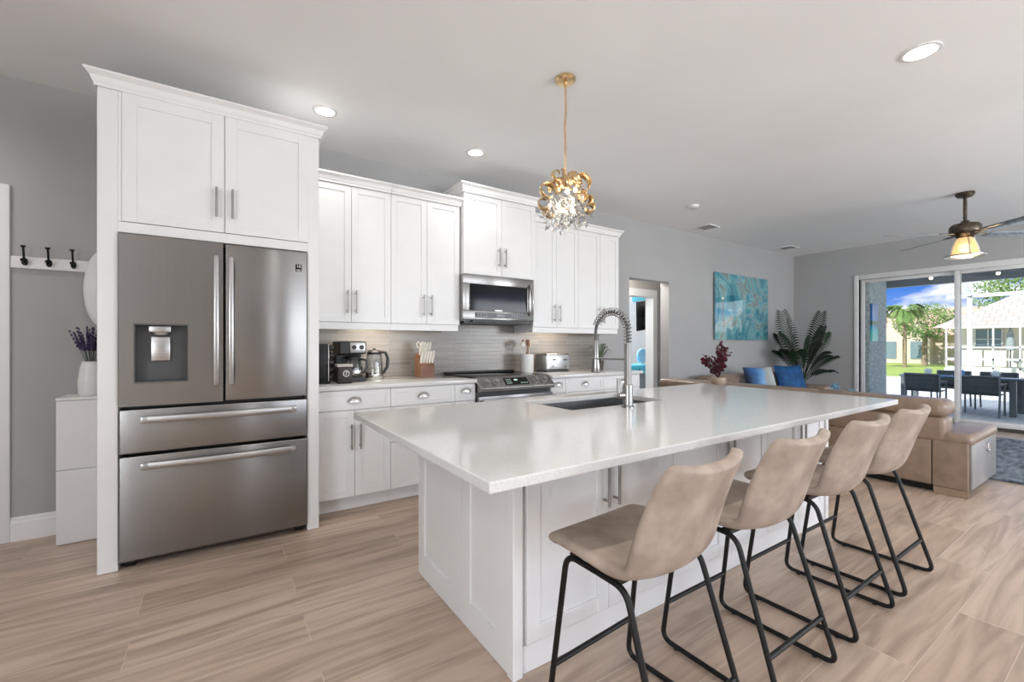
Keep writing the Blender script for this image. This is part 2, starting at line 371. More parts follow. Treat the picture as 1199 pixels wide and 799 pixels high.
def slider(y0, y1, x):
    st = MB(); t = 0.055
    st.box(x, x + 0.035, y0, y0 + t, 0.045, OZ - 0.05, 0.003).box(x, x + 0.035, y1 - t, y1, 0.045, OZ - 0.05, 0.003)
    st.box(x, x + 0.035, y0 + t, y1 - t, 0.045, 0.12, 0.003).box(x, x + 0.035, y0 + t, y1 - t, OZ - 0.10, OZ - 0.05, 0.003)
    p = struct(st.build('sash', M_vinyl, d1))
    struct(MB().box(x + 0.014, x + 0.02, y0 + t - 0.005, y1 - t + 0.005, 0.115, OZ - 0.095).build('pane', M_glass, p, smooth=False))
    return p
slider(1.70, OY1, RX + 0.07); slider(0.57, 1.76, RX + 0.015); slider(-0.60, 0.63, RX + 0.07); slider(-1.75, -0.54, RX + 0.015)

# ------------------------------------------------------------------ cabinet helpers
def shaker(m, x0, x1, z0, z1, y, t=0.02, st=0.058, rec=0.007, g=0.0015):
    """shaker front facing -Y whose face lies at y"""
    x0 += g; x1 -= g; z0 += g; z1 -= g; b = 0.0012
    m.box(x0, x0 + st, y, y + t, z0, z1, b, 1).box(x1 - st, x1, y, y + t, z0, z1, b, 1)
    m.box(x0 + st, x1 - st, y, y + t, z0, z0 + st, b, 1).box(x0 + st, x1 - st, y, y + t, z1 - st, z1, b, 1)
    m.box(x0 + st - 0.002, x1 - st + 0.002, y + rec, y + t, z0 + st - 0.002, z1 - st + 0.002)
    return m
def bar_pull(parent, x, y, z0, z1, mat=None):
    m = MB(); m.cyl((x, y - 0.032, z0), (x, y - 0.032, z1), 0.0062, n=10)
    for z in (z0 + 0.022, z1 - 0.022): m.cyl((x, y + 0.001, z), (x, y - 0.032, z), 0.0048, n=8)
    return m.build('handle', mat or M_nickel, parent, label='slim satin nickel bar handle')
def cup_pull(parent, x, y, z):
    rows = []
    for i in range(9):
        ph = (PI / 2) * i / 8; rows.append([])
        for k in range(17):
            th = PI * k / 16
            rows[-1].append((x + 0.043 * math.cos(th), y - 0.001 - 0.026 * math.sin(th) * math.cos(ph), z - 0.014 + 0.032 * math.sin(th) * math.sin(ph)))
    m = MB().grid(rows)
    m.tube([(x + 0.047 * math.cos(PI * k / 16), y - 0.002, z - 0.014 + 0.036 * math.sin(PI * k / 16)) for k in range(17)], 0.003, 6)
    o = m.build('handle', M_cup, parent, label='satin nickel cup pull')
    return o
def crown(x0, x1, y0, yb, z0, z1, out, parent, right=True, left=True):
    prof = [(0.004, z0), (0.010, z0), (0.012, z0 + 0.012), (0.018, z0 + 0.3 * (z1 - z0)), (out * 0.55, z0 + 0.62 * (z1 - z0)), (out * 0.93, z1 - 0.014), (out, z1 - 0.012), (out, z1), (-0.01, z1)]
    m = MB()
    rows = []
    for o, z in prof:
        r = []
        if left: r.append((x0 - o, yb, z))
        r.append((x0 - (o if left else 0), y0 - o, z)); r.append((x1 + (o if right else 0), y0 - o, z))
        if right: r.append((x1 + o, yb, z))
        rows.append(r)
    m.grid(rows)
    m.quad((x0, y0, z1 - 0.001), (x1, y0, z1 - 0.001), (x1, yb, z1 - 0.001), (x0, yb, z1 - 0.001))
    return m.build('crown_moulding', M_cab, parent, smooth=False)

# ------------------------------------------------------------------ tall cabinet around the refrigerator
FY = 3.075
fc = thing('refrigerator_cabinet', 'tall white cabinet surround enclosing the stainless refrigerator, two doors above it', 'cabinet', (0, 3.5, 0))
b = MB(); b.box(-0.525, -0.443, FY, WY - 0.002, 0.002, 2.54, 0.002, 1).box(0.471, 0.54, FY, WY - 0.002, 0.002, 2.54, 0.002, 1)
b.box(-0.4425, 0.4705, FY + 0.03, WY - 0.002, 1.80, 2.54)
b.box(-0.4425, -0.43, FY, FY + 0.03, 1.847, 2.534).box(-0.4425, 0.4705, FY, FY + 0.03, 2.535, 2.60).box(-0.4425, 0.4705, FY, FY + 0.03, 1.79, 1.845)
b.build('carcass', M_cab, fc, smooth=False)
for x0, x1, hx in ((-0.43, 0.027, -0.012), (0.027, 0.482, 0.066)):
    d = shaker(MB(), x0, x1, 1.847, 2.534, FY - 0.004, st=0.062).build('door', M_cab, fc, smooth=False)
    bar_pull(d, hx, FY - 0.004, 1.93, 2.10)
crown(-0.525, 0.54, FY, WY - 0.002, 2.53, 2.605, 0.046, fc)

# ------------------------------------------------------------------ refrigerator
rf = thing('refrigerator', 'stainless steel french door refrigerator with water dispenser and two drawers', 'refrigerator', (0.014, 3.45, 0))
M_fbody = pmat('refrigerator_side_grey', (0.12, 0.12, 0.125), rough=0.5)
MB().box(-0.435, 0.462, 3.145, 3.86, 0.04, 1.76).build('body', M_fbody, rf, smooth=False)
f0, f1 = 3.055, 3.135
def fridge_door(x0, x1, z0, z1, hole=None):
    m = MB()
    if hole is None: m.box(x0, x1, f0, f1, z0, z1, 0.008, 3)
    else:
        a, bb, c, d = hole; B = 0.0
        xs = [x0, a, bb, x1]; zs = [z0, c, d, z1]
        m.box(x0, a, f0, f1, z0, z1); m.box(bb, x1, f0, f1, z0, z1); m.box(a, bb, f0, f1, z0, c); m.box(a, bb, f0, f1, d, z1)
    return m
ld = fridge_door(-0.439, 0.019, 0.866, 1.782, (-0.378, -0.144, 0.988, 1.308)).build('door', M_steel, rf, weld=True)
rd = fridge_door(0.028, 0.468, 0.866, 1.782).build('door', M_steel, rf)
dr1 = fridge_door(-0.439, 0.468, 0.614, 0.850).build('drawer', M_steel, rf)
dr2 = fridge_door(-0.439, 0.468, 0.045, 0.600).build('drawer', M_steel, rf)
MB().box(-0.43, 0.46, 3.1365, 3.1449, 0.04, 1.775).build('gasket', M_blackp, rf, smooth=False)
for p, hx in ((ld, -0.013), (rd, 0.058)):
    m = MB(); m.box(hx - 0.012, hx + 0.012, f0 - 0.062, f0 - 0.040, 0.965, 1.70, 0.006, 2)
    m.box(hx - 0.009, hx + 0.009, f0 - 0.045, f0 + 0.002, 0.985, 1.015).box(hx - 0.009, hx + 0.009, f0 - 0.045, f0 + 0.002, 1.65, 1.68)
    m.build('handle', M_steelh, p, label='long bright steel door handle')
for p, z in ((dr1, 0.795), (dr2, 0.548)):
    m = MB(); n = 14; rows = []
    ring = []
    for i in range(n + 1):
        t = i / n; x = -0.345 + t * 0.745; bow = 0.026 * math.sin(PI * t)
        yy = f0 - 0.034 - bow
        ring.append([(x, yy, z + 0.018), (x, yy - 0.003, z + 0.014), (x, yy - 0.003, z - 0.014), (x, yy, z - 0.018), (x, yy + 0.012, z - 0.018), (x, yy + 0.012, z + 0.018), (x, yy, z + 0.018)])
    m.grid(ring); m.box(-0.345, -0.315, f0 - 0.044, f0 + 0.002, z - 0.017, z + 0.017, 0.003); m.box(0.37, 0.40, f0 - 0.044, f0 + 0.002, z - 0.017, z + 0.017, 0.003)
    m.build('handle', M_steelh, p, label='bowed bright steel drawer handle')
dp = MB()
dp.box(-0.378, -0.144, f1 - 0.004, f1 + 0.004, 0.988, 1.308).box(-0.378, -0.372, f0 + 0.001, f1, 0.988, 1.308).box(-0.150, -0.144, f0 + 0.001, f1, 0.988, 1.308).box(-0.372, -0.150, f0 + 0.001, f1, 0.988, 0.996).box(-0.372, -0.150, f0 + 0.001, f1, 1.300, 1.308)
dp = dp.build('dispenser', M_dgrey, ld, smooth=False)
MB().box(-0.318, -0.222, f0 + 0.018, f1 - 0.004, 1.262, 1.298, 0.004).lathe([(0.046, 0.0), (0.042, -0.012), (0.030, -0.016), (0, -0.016)], (-0.270, f0 + 0.055, 1.262), 20, sy=0.7).box(-0.312, -0.228, f0 + 0.052, f0 + 0.062, 1.105, 1.238, 0.004).build('dispenser_paddle', M_steelh, ld)
MB().box(0.400, 0.434, f0 - 0.0015, f0 + 0.001, 1.655, 1.700).build('sticker', M_blackgloss, rd, smooth=False)
def text(body, size, loc, rot, mat, name, parent, ext=0.0004):
    c = bpy.data.curves.new(name, 'FONT'); c.body = body; c.size = size; c.align_x = 'CENTER'; c.align_y = 'CENTER'; c.extrude = ext
    t = bpy.data.objects.new(name, c); dg = bpy.context.evaluated_depsgraph_get
    COL.objects.link(t); bpy.context.view_layer.update()
    me = bpy.data.meshes.new_from_object(t.evaluated_get(dg())); bpy.data.objects.remove(t)
    me.materials.clear(); me.materials.append(mat)
    o = bpy.data.objects.new(name, me); COL.objects.link(o)
    off = Vector((0, 0, 0)); q = parent
    while q: off += q.location; q = q.parent
    o.parent = parent; o.location = Vector(loc) - off; o.rotation_euler = rot
    return o
M_print = pmat('white_print', (0.8, 0.8, 0.8), rough=0.5)
text('10', 0.026, (0.417, f0 - 0.0022, 1.686), (PI / 2, 0, 0), M_print, 'sticker_print', rd)
MB().box(0.405, 0.429, f0 - 0.0022, f0 - 0.001, 1.664, 1.667).box(0.405, 0.429, f0 - 0.0022, f0 - 0.001, 1.659, 1.6615).build('sticker_print', M_print, rd, smooth=False)
for x in (-0.40, 0.425):
    m = MB(); m.cyl((x - 0.022, 3.12, 0.022), (x + 0.022, 3.12, 0.022), 0.021, n=14); m.box(x - 0.03, x + 0.03, 3.10, 3.16, 0.03, 0.045)
    m.build('caster', M_black, rf)

# ------------------------------------------------------------------ wall cabinets
def wall_unit(label, x0, x1, y, z0, z1, doors, hz, crown_z, rail=True, crown_side=(False, False)):
    c = thing('wall_cabinet', label, 'cabinet', ((x0 + x1) / 2, 3.7, z0), 'white wall cabinets')
    MB().box(x0 + 0.001, x1 - 0.001, y + 0.02, WY - 0.009, z0, z1 + 0.01).build('carcass', M_cab, c, smooth=False)
    for a, bb, hx in doors:
        d = shaker(MB(), a, bb, z0, z1, y, st=0.05).build('door', M_cab, c, smooth=False)
        bar_pull(d, hx, y, *hz)
    if rail:
        m = MB(); m.box(x0 + 0.0002, x1 - (0.012 if crown_side[1] else 0.0002), y + 0.008, y + 0.028, z0 - 0.056, z0 - 0.001, 0.002, 1)
        if crown_side[0] or rail == 'left': m.box(x0 + 0.001, x0 + 0.02, y + 0.028, WY - 0.01, z0 - 0.056, z0 - 0.001)
        if crown_side[1]: m.box(x1 - 0.031, x1 - 0.012, y + 0.028, WY - 0.01, z0 - 0.056, z0 - 0.001)
        m.build('light_rail', M_cab, c, smooth=False)
    crown(x0 + 0.001, x1 - 0.001, y, WY - 0.009, z1, crown_z, 0.045, c, left=crown_side[0], right=crown_side[1])
    return c
UY = 3.55
wall_unit('white two door wall cabinet next to the refrigerator, above the coffee maker', 0.545, 1.173, UY, 1.367, 2.43, [(0.545, 0.859, 0.828), (0.859, 1.173, 0.892)], (1.435, 1.615), 2.50)
wall_unit('white two door wall cabinet above the knife block, left of the microwave', 1.173, 1.80, UY, 1.367, 2.43, [(1.173, 1.487, 1.452), (1.487, 1.80, 1.522)], (1.435, 1.615), 2.50, crown_side=(False, True))
wall_unit('taller deeper white wall cabinet directly above the microwave', 1.812, 2.612, 3.50, 1.827, 2.555, [(1.812, 2.212, 2.178), (2.212, 2.612, 2.246)], (1.915, 2.09), 2.635, rail=False, crown_side=(True, True))
wall_unit('white two door wall cabinet above the toaster, right of the microwave', 2.616, 3.222, UY, 1.367, 2.43, [(2.616, 2.919, 2.882), (2.919, 3.222, 2.956)], (1.425, 1.605), 2.50, rail='left')
wall_unit('white two door wall cabinet at the right end of the run, above the small plant', 3.222, 3.848, UY, 1.367, 2.43, [(3.222, 3.552, 3.516), (3.552, 3.848, 3.588)], (1.425, 1.605), 2.50, crown_side=(False, True))

# ------------------------------------------------------------------ microwave
mw = thing('microwave', 'stainless over the range microwave hanging under the taller wall cabinet', 'microwave', (2.18, 3.7, 1.40))
MB().box(1.797, 2.575, 3.52, 3.885, 1.405, 1.822).build('body', M_dgrey, mw, smooth=False)
m0 = 3.485
m = MB(); m.box(1.795, 2.577, m0, m0 + 0.035, 1.74, 1.824, 0.004).box(1.795, 1.868, m0, m0 + 0.035, 1.50, 1.74, 0.003).box(2.50, 2.577, m0, m0 + 0.035, 1.50, 1.74, 0.003).box(1.795, 2.577, m0, m0 + 0.035, 1.418, 1.50, 0.004)
dm = m.build('door', M_steel, mw)
MB().box(1.868, 2.50, m0 + 0.008, m0 + 0.03, 1.50, 1.74).build('window', M_blackgloss, dm, smooth=False)
MB().box(1.92, 2.47, m0 - 0.002, m0 + 0.002, 1.437, 1.483).build('control_strip', M_blackgloss, mw, smooth=False)
m = MB()
for i in range(4):
    for r in (1.450, 1.468): m.box(1.945 + i * 0.028, 1.962 + i * 0.028, m0 - 0.003, m0 - 0.0015, r, r + 0.006)
for i in range(3):
    for r in (1.450, 1.468): m.box(2.31 + i * 0.03, 2.328 + i * 0.03, m0 - 0.003, m0 - 0.0015, r, r + 0.006)
m.build('button', pmat('grey_legend', (0.35, 0.35, 0.35), rough=0.5), mw, smooth=False, kind='stuff')
MB().box(2.15, 2.24, m0 - 0.003, m0 - 0.0015, 1.449, 1.472).build('display', pmat('grey_display', (0.2, 0.21, 0.22), rough=0.3), mw, smooth=False)
MB().box(2.13, 2.21, m0 - 0.002, m0 + 0.001, 1.503, 1.511).build('badge', M_steelh, mw, smooth=False)
h = []
for i in range(13):
    t = i / 12; h.append((2.535, m0 - 0.012 - 0.034 * math.sin(PI * t), 1.475 + 0.295 * t))
MB().tube(h, 0.011, 10).build('handle', M_steelh, dm, label='curved bright steel handle')
MB().box(1.83, 2.55, 3.53, 3.86, 1.385, 1.405).box(1.9, 2.48, 3.49, 3.53, 1.397, 1.412).build('vent_grille', M_blackp, mw, smooth=False)

# ------------------------------------------------------------------ base cabinets and worktops
BY = 3.24
def base_unit(label, x0, x1, fronts, end=None):
    c = thing('base_cabinet', label, 'cabinet', ((x0 + x1) / 2, 3.6, 0), 'white base cabinets')
    MB().box(x0 + 0.001, x1 - 0.001, BY + 0.02, WY - 0.002, 0.108, 0.872).build('carcass', M_cab, c, smooth=False)
    MB().box(x0 + 0.001, x1 - 0.001, BY + 0.07, BY + 0.09, 0.002, 0.108).build('toe_kick', M_cab, c, smooth=False)
    for kind, a, bb, z0, z1, h in fronts:
        o = shaker(MB(), a, bb, z0, z1, BY, st=0.05 if kind == 'door' else min(0.034, (z1 - z0) / 4)).build(kind, M_cab, c, smooth=False)
        if kind == 'drawer': cup_pull(o, *h) if len(h) == 3 else None
        else: bar_pull(o, h[0], BY, h[1], h[2])
    return c
base_unit('white base cabinet next to the refrigerator with one wide drawer over two doors', 0.545, 1.068,
          [('drawer', 0.545, 1.068, 0.728, 0.868, (0.806, BY, 0.797)), ('door', 0.545, 0.806, 0.11, 0.726, (0.78, 0.45, 0.63)), ('door', 0.806, 1.068, 0.11, 0.726, (0.842, 0.45, 0.63))])
base_unit('white base cabinet below the knife block with a stack of three drawers', 1.068, 1.60,
          [('drawer', 1.068, 1.60, 0.728, 0.868, (1.328, BY, 0.80)), ('drawer', 1.068, 1.60, 0.46, 0.726, (1.328, BY, 0.65)), ('drawer', 1.068, 1.60, 0.11, 0.458, (1.328, BY, 0.36))])
base_unit('narrow white base cabinet immediately left of the range', 1.60, 1.788,
          [('drawer', 1.60, 1.788, 0.728, 0.868, (1.70, BY, 0.815)), ('door', 1.60, 1.788, 0.11, 0.726, (1.76, 0.45, 0.63))])
base_unit('narrow white base cabinet immediately right of the range', 2.592, 2.78,
          [('drawer', 2.592, 2.78, 0.728, 0.868, (2.685, BY, 0.815)), ('door', 2.592, 2.78, 0.11, 0.726, (2.62, 0.45, 0.63))])
base_unit('white base cabinet under the toaster with a wide top drawer', 2.78, 3.29,
          [('drawer', 2.78, 3.29, 0.728, 0.868, (3.035, BY, 0.805)), ('door', 2.78, 3.035, 0.11, 0.726, (3.01, 0.45, 0.63)), ('door', 3.035, 3.29, 0.11, 0.726, (3.06, 0.45, 0.63))])
base_unit('white base cabinet at the far right end under the small plant', 3.29, 3.84,
          [('drawer', 3.29, 3.84, 0.728, 0.868, (3.565, BY, 0.805)), ('door', 3.29, 3.565, 0.11, 0.726, (3.54, 0.45, 0.63)), ('door', 3.565, 3.84, 0.11, 0.726, (3.59, 0.45, 0.63))])
CT = 0.903
tag(MB().box(0.542, 1.790, 3.212, WY - 0.009, 0.873, CT, 0.003).build('worktop', M_quartz), 'pale quartz worktop between the refrigerator and the range', 'worktop', 'wall worktops')
tag(MB().box(2.590, 3.865, 3.212, WY - 0.009, 0.873, CT, 0.003).build('worktop', M_quartz), 'pale quartz worktop right of the range under the toaster', 'worktop', 'wall worktops')

# under cabinet lamps
for x, w, nm in ((1.10, 'coffee maker', 0), (3.05, 'toaster', 1)):
    u = thing('under_cabinet_lamp', 'slim warm lamp under the wall cabinet above the %s' % w, 'lamp', (x, 3.66, 1.36), 'under cabinet lamps')
    MB().box(x - 0.15, x + 0.15, 3.63, 3.69, 1.360, 1.3665, 0.001).build('housing', M_white, u, smooth=False)
    MB().box(x - 0.14, x + 0.14, 3.64, 3.68, 1.358, 1.360).build('diffuser', M_down, u, smooth=False)
    light('under_cabinet_light', 'AREA', (x, 3.66, 1.3575), 3.6, (1, 0.84, 0.64), rot=(0.45, 0, 0), shape='RECTANGLE', size=0.28, size_y=0.04)

# ------------------------------------------------------------------ range
rg = thing('range', 'stainless slide in electric range with black glass cooktop between worktops', 'range', (2.19, 3.55, 0))
MB().box(1.794, 2.586, 3.25, 3.88, 0.03, 0.885).build('body', M_dgrey, rg, smooth=False)
MB().box(1.80, 2.58, 3.30, 3.885, 0.886, 0.912, 0.004).build('cooktop', M_blackgloss, rg)
MB().box(1.80, 2.58, 3.83, 3.885, 0.913, 0.928, 0.004).build('vent_rail', M_blackp, rg)
m = MB(); m.prism([(3.305, 0.914), (3.26, 0.914), (3.165, 0.825), (3.17, 0.795), (3.25, 0.785), (3.305, 0.785)], 'x', 1.797, 2.583)
cp = m.build('control_panel', M_steel, rg, smooth=False, bevel=0.004)
nrm = Vector((0, -0.089, 0.095)).normalized(); nrm = Vector((0, -0.683, 0.730))
def on_panel(x, t, d=0.0):   # t runs from the lower edge (0) to the upper edge (1)
    p = Vector((x, 3.165, 0.825)).lerp(Vector((x, 3.26, 0.914)), t); return p + nrm * d
for x in (1.875, 1.972, 2.395, 2.49):
    m = MB(); m.cyl(on_panel(x, 0.45, 0.0), on_panel(x, 0.45, 0.012), 0.034, 0.032, 20).cyl(on_panel(x, 0.45, 0.012), on_panel(x, 0.45, 0.036), 0.026, 0.023, 20)
    m.build('knob', M_steelh, rg, label='round bright steel knob')
a, bq, c, d = on_panel(2.06, 0.18, 0.001), on_panel(2.31, 0.18, 0.001), on_panel(2.31, 0.82, 0.001), on_panel(2.06, 0.82, 0.001)
m = MB(); m.quad(a, bq, c, d); m.quad(a - nrm * 0.004, bq - nrm * 0.004, bq, a)
m.build('display', M_blackgloss, rg, smooth=False)
m = MB()
for i in range(3):
    for k in range(3): m.quad(*[on_panel(2.08 + i * 0.02 + dx, 0.3 + k * 0.17 + dt, 0.002) for dx, dt in ((0, 0), (0.01, 0), (0.01, 0.06), (0, 0.06))])
m.quad(*[on_panel(x, t, 0.002) for x, t in ((2.165, 0.55), (2.20, 0.55), (2.20, 0.68), (2.165, 0.68))])
for i in range(4): m.quad(*[on_panel(2.225 + i * 0.02 + dx, 0.3 + dt, 0.002) for dx, dt in ((0, 0), (0.01, 0), (0.01, 0.06), (0, 0.06))])
m.build('display_mark', pmat('pale_green_led', (0.4, 0.5, 0.45), rough=0.5, emit=(0.5, 0.8, 0.65), estr=0.5), rg, smooth=False)
m = MB(); m.box(1.797, 2.583, 3.195, 3.25, 0.19, 0.755, 0.004)
od = m.build('oven_door', M_steel, rg)
MB().box(1.90, 2.48, 3.190, 3.196, 0.30, 0.63).build('window', M_blackgloss, od, smooth=False)
m = MB(); m.cyl((1.81, 3.145, 0.725), (2.57, 3.145, 0.725), 0.013, n=14)
for x in (1.84, 2.54): m.cyl((x, 3.145, 0.725), (x, 3.197, 0.725), 0.009, n=10)
m.build('handle', M_steelh, od)
MB().box(1.797, 2.583, 3.20, 3.25, 0.04, 0.185, 0.004).build('drawer', M_steel, rg)

# ------------------------------------------------------------------ island
IZ0, IZ1 = 0.83, 0.86
il = thing('kitchen_island_base', 'white island cabinet with panelled end and doors facing the stools', 'cabinet', (2.1, 1.75, 0))
IX0, IX1, IY0, IY1 = 0.87, 3.42, 1.30, 2.19
MB().box(IX0 + 0.02, IX1, IY0 + 0.02, IY0 + 0.04, 0.002, IZ0 - 0.001).box(IX0 + 0.02, IX1, IY1 - 0.02, IY1, 0.002, IZ0 - 0.001).box(IX0 + 0.02, IX0 + 0.04, IY0 + 0.04, IY1 - 0.02, 0.002, IZ0 - 0.001).box(IX1 - 0.02, IX1, IY0 + 0.04, IY1 - 0.02, 0.002, IZ0 - 0.001).box(IX0 + 0.04, IX1 - 0.02, IY0 + 0.04, IY1 - 0.02, 0.1, 0.12).build('carcass', M_cab, il, smooth=False)
MB().box(IX0 - 0.008, IX0 + 0.035, IY0 - 0.012, IY0 + 0.03, 0.002, IZ0 - 0.001, 0.003).build('corner_post', M_cab, il, smooth=False)
MB().box(IX1 - 0.03, IX1 + 0.008, IY0 - 0.012, IY0 + 0.03, 0.002, IZ0 - 0.001, 0.003).build('corner_post', M_cab, il, smooth=False)
R90 = Matrix.Rotation(-PI / 2, 4, 'Z')
m = MB()   # end panel with two recessed fields, facing -X
def endp(y0, y1):
    st = 0.075; t = 0.02; x = IX0
    m.box(x, x + t, y0, y0 + st, 0.002, IZ0 - 0.001).box(x, x + t, y1 - st, y1, 0.002, IZ0 - 0.001)
    m.box(x, x + t, y0 + st, y1 - st, 0.002, 0.115).box(x, x + t, y0 + st, y1 - st, IZ0 - 0.075, IZ0 - 0.001)
    m.box(x + 0.008, x + t, y0 + st - 0.002, y1 - st + 0.002, 0.11, IZ0 - 0.07)
endp(IY0 + 0.03, 1.70); endp(1.703, IY1)
m.build('end_panel', M_cab, il, smooth=False)
MB().box(IX0 + 0.035, IX1 - 0.03, IY0 + 0.002, IY0 + 0.02, 0.002, 0.10).build('plinth', M_cab, il, smooth=False)
for x0, x1, hx in ((0.93, 1.350, 1.320), (1.350, 1.775, 1.380), (1.775, 2.215, 2.185), (2.215, 2.645, 2.245), (2.645, 3.02, 2.990), (3.02, 3.39, 3.050)):
    d = shaker(MB(), x0, x1, 0.10, IZ0 - 0.004, IY0, st=0.062).build('door', M_cab, il, smooth=False)
    bar_pull(d, hx, IY0, 0.535, 0.735)
SX0, SX1, SY0, SY1 = 1.50, 2.26, 1.70, 2.12
m = MB(); xs = [0.55, SX0, SX1, 3.44]; ys = [0.925, SY0, SY1, 2.235]
for zz in (IZ0, IZ1):
    V = [[m.bm.verts.new((x, y, zz)) for x in xs] for y in ys]
    for j in range(3):
        for i in range(3):
            if (i, j) != (1, 1): m.bm.faces.new((V[j][i], V[j][i + 1], V[j + 1][i + 1], V[j + 1][i]))
    if zz == IZ0: LO = V
HI = V
outer = [(0, 0), (1, 0), (2, 0), (3, 0), (3, 1), (3, 2), (3, 3), (2, 3), (1, 3), (0, 3), (0, 2), (0, 1)]; inner = [(1, 1), (2, 1), (2, 2), (1, 2)]
for loop in (outer, inner):
    for k in range(len(loop)):
        (i, j), (i2, j2) = loop[k], loop[(k + 1) % len(loop)]
        m.bm.faces.new((LO[j][i], LO[j2][i2], HI[j2][i2], HI[j][i]))
tag(m.build('island_worktop', M_quartz, smooth=False, bevel=0.004), 'large pale speckled quartz slab on the island', 'worktop')
sk = thing('sink', 'rectangular stainless undermount sink set in the island slab', 'sink', (1.88, 1.91, 0.62))
m = MB(); a0, a1, b0, b1 = SX0 - 0.006, SX1 + 0.006, SY0 - 0.006, SY1 + 0.006; zb, zt = 0.63, IZ0 - 0.001
m.box(a0, a1, b0, b1, zb - 0.004, zb).box(a0 - 0.003, a0, b0, b1, zb, zt).box(a1, a1 + 0.003, b0, b1, zb, zt).box(a0, a1, b0 - 0.003, b0, zb, zt).box(a0, a1, b1, b1 + 0.003, zb, zt)
M_sink = pmat('brushed_sink_steel', (0.36, 0.36, 0.36), rough=0.3, metal=1.0, scale=4, stretch=(40, 1, 1))
m.build('basin', M_sink, sk, smooth=False)
MB().lathe([(0.0, 0.006), (0.045, 0.006), (0.055, 0.002), (0.055, 0.0)], (1.88, 1.95, zb)).build('drain', M_chrome, sk)

fa = thing('kitchen_faucet', 'tall brushed nickel spring neck faucet behind the sink on the island', 'faucet', (1.82, 1.616, IZ1))
fx, fy = 1.82, 1.616
MB().lathe([(0.0, 0.0), (0.034, 0.0), (0.034, 0.006), (0.027, 0.012), (0.027, 0.118), (0.022, 0.122), (0.0195, 0.126), (0.0195, 0.335), (0.016, 0.345), (0, 0.345)], (fx, fy, IZ1 + 0.0005), 24).build('post', M_nickel, fa)
dirv = Vector((-0.02, 0.22, 0)); span = dirv.length; ux = dirv.normalized()
path = [Vector((fx, fy, 1.20 + 0.05 * i / 3)) for i in range(4)]
cz = 1.262; rad = span / 2; cpt = Vector((fx, fy, cz)) + ux * rad
for i in range(1, 25):
    a = PI - PI * i / 24; path.append(cpt + ux * rad * math.cos(a) + Vector((0, 0, 1.05 * rad * math.sin(a))))
for i in range(1, 4): path.append(Vector((fx, fy, cz)) + dirv + Vector((0, 0, -0.06 * i / 3)))
MB().tube(path, 0.0085, 10).build('hose', M_dgrey, fa)
# helical spring round the hose
L = [0]
for p, q in zip(path, path[1:]): L.append(L[-1] + (q - p).length)
turns = 21; pts = []
side = Vector((0, 0, 1)).cross(ux).normalized()
N = turns * 10; j = 0
for i in range(N + 1):
    l = L[-1] * 0.78 * i / N
    while j < len(path) - 2 and L[j + 1] < l: j += 1
    t = (l - L[j]) / max(1e-6, L[j + 1] - L[j]); p = path[j].lerp(path[j + 1], t)
    tan = (path[j + 1] - path[j]).normalized(); n2 = side.cross(tan).normalized(); a = 2 * PI * turns * i / N
    pts.append(p + (side * math.cos(a) + n2 * math.sin(a)) * 0.0205)
MB().tube(pts, 0.0034, 6).build('spring', M_nickel, fa)
sp = Vector((fx, fy, 0)) + dirv
MB().lathe([(0.0, 1.035), (0.024, 1.035), (0.026, 1.04), (0.0245, 1.075), (0.0175, 1.125), (0.0175, 1.21), (0.013, 1.218), (0, 1.218)], (sp.x, sp.y, 0), 20).build('spray_head', M_nickel, fa)
m = MB(); m.tube([(fx, fy, 1.116), (sp.x, sp.y, 1.116)], 0.0055, 10)
m.tube(arc((sp.x, sp.y, 1.116), 0.0215, 0, 2 * PI * 15 / 16, 15, 'xy'), 0.004, 6, closed=True)
m.build('support_arm', M_nickel, fa)
m = MB(); m.tube([(fx, fy, 0.925), (fx - 0.055, fy + 0.015, 0.925)], 0.016, 14); m.tube([(fx - 0.052, fy + 0.014, 0.92), (fx - 0.056, fy + 0.015, 0.95), (fx - 0.056, fy + 0.015, 1.015)], 0.008, 10)
m.build('handle', M_nickel, fa)

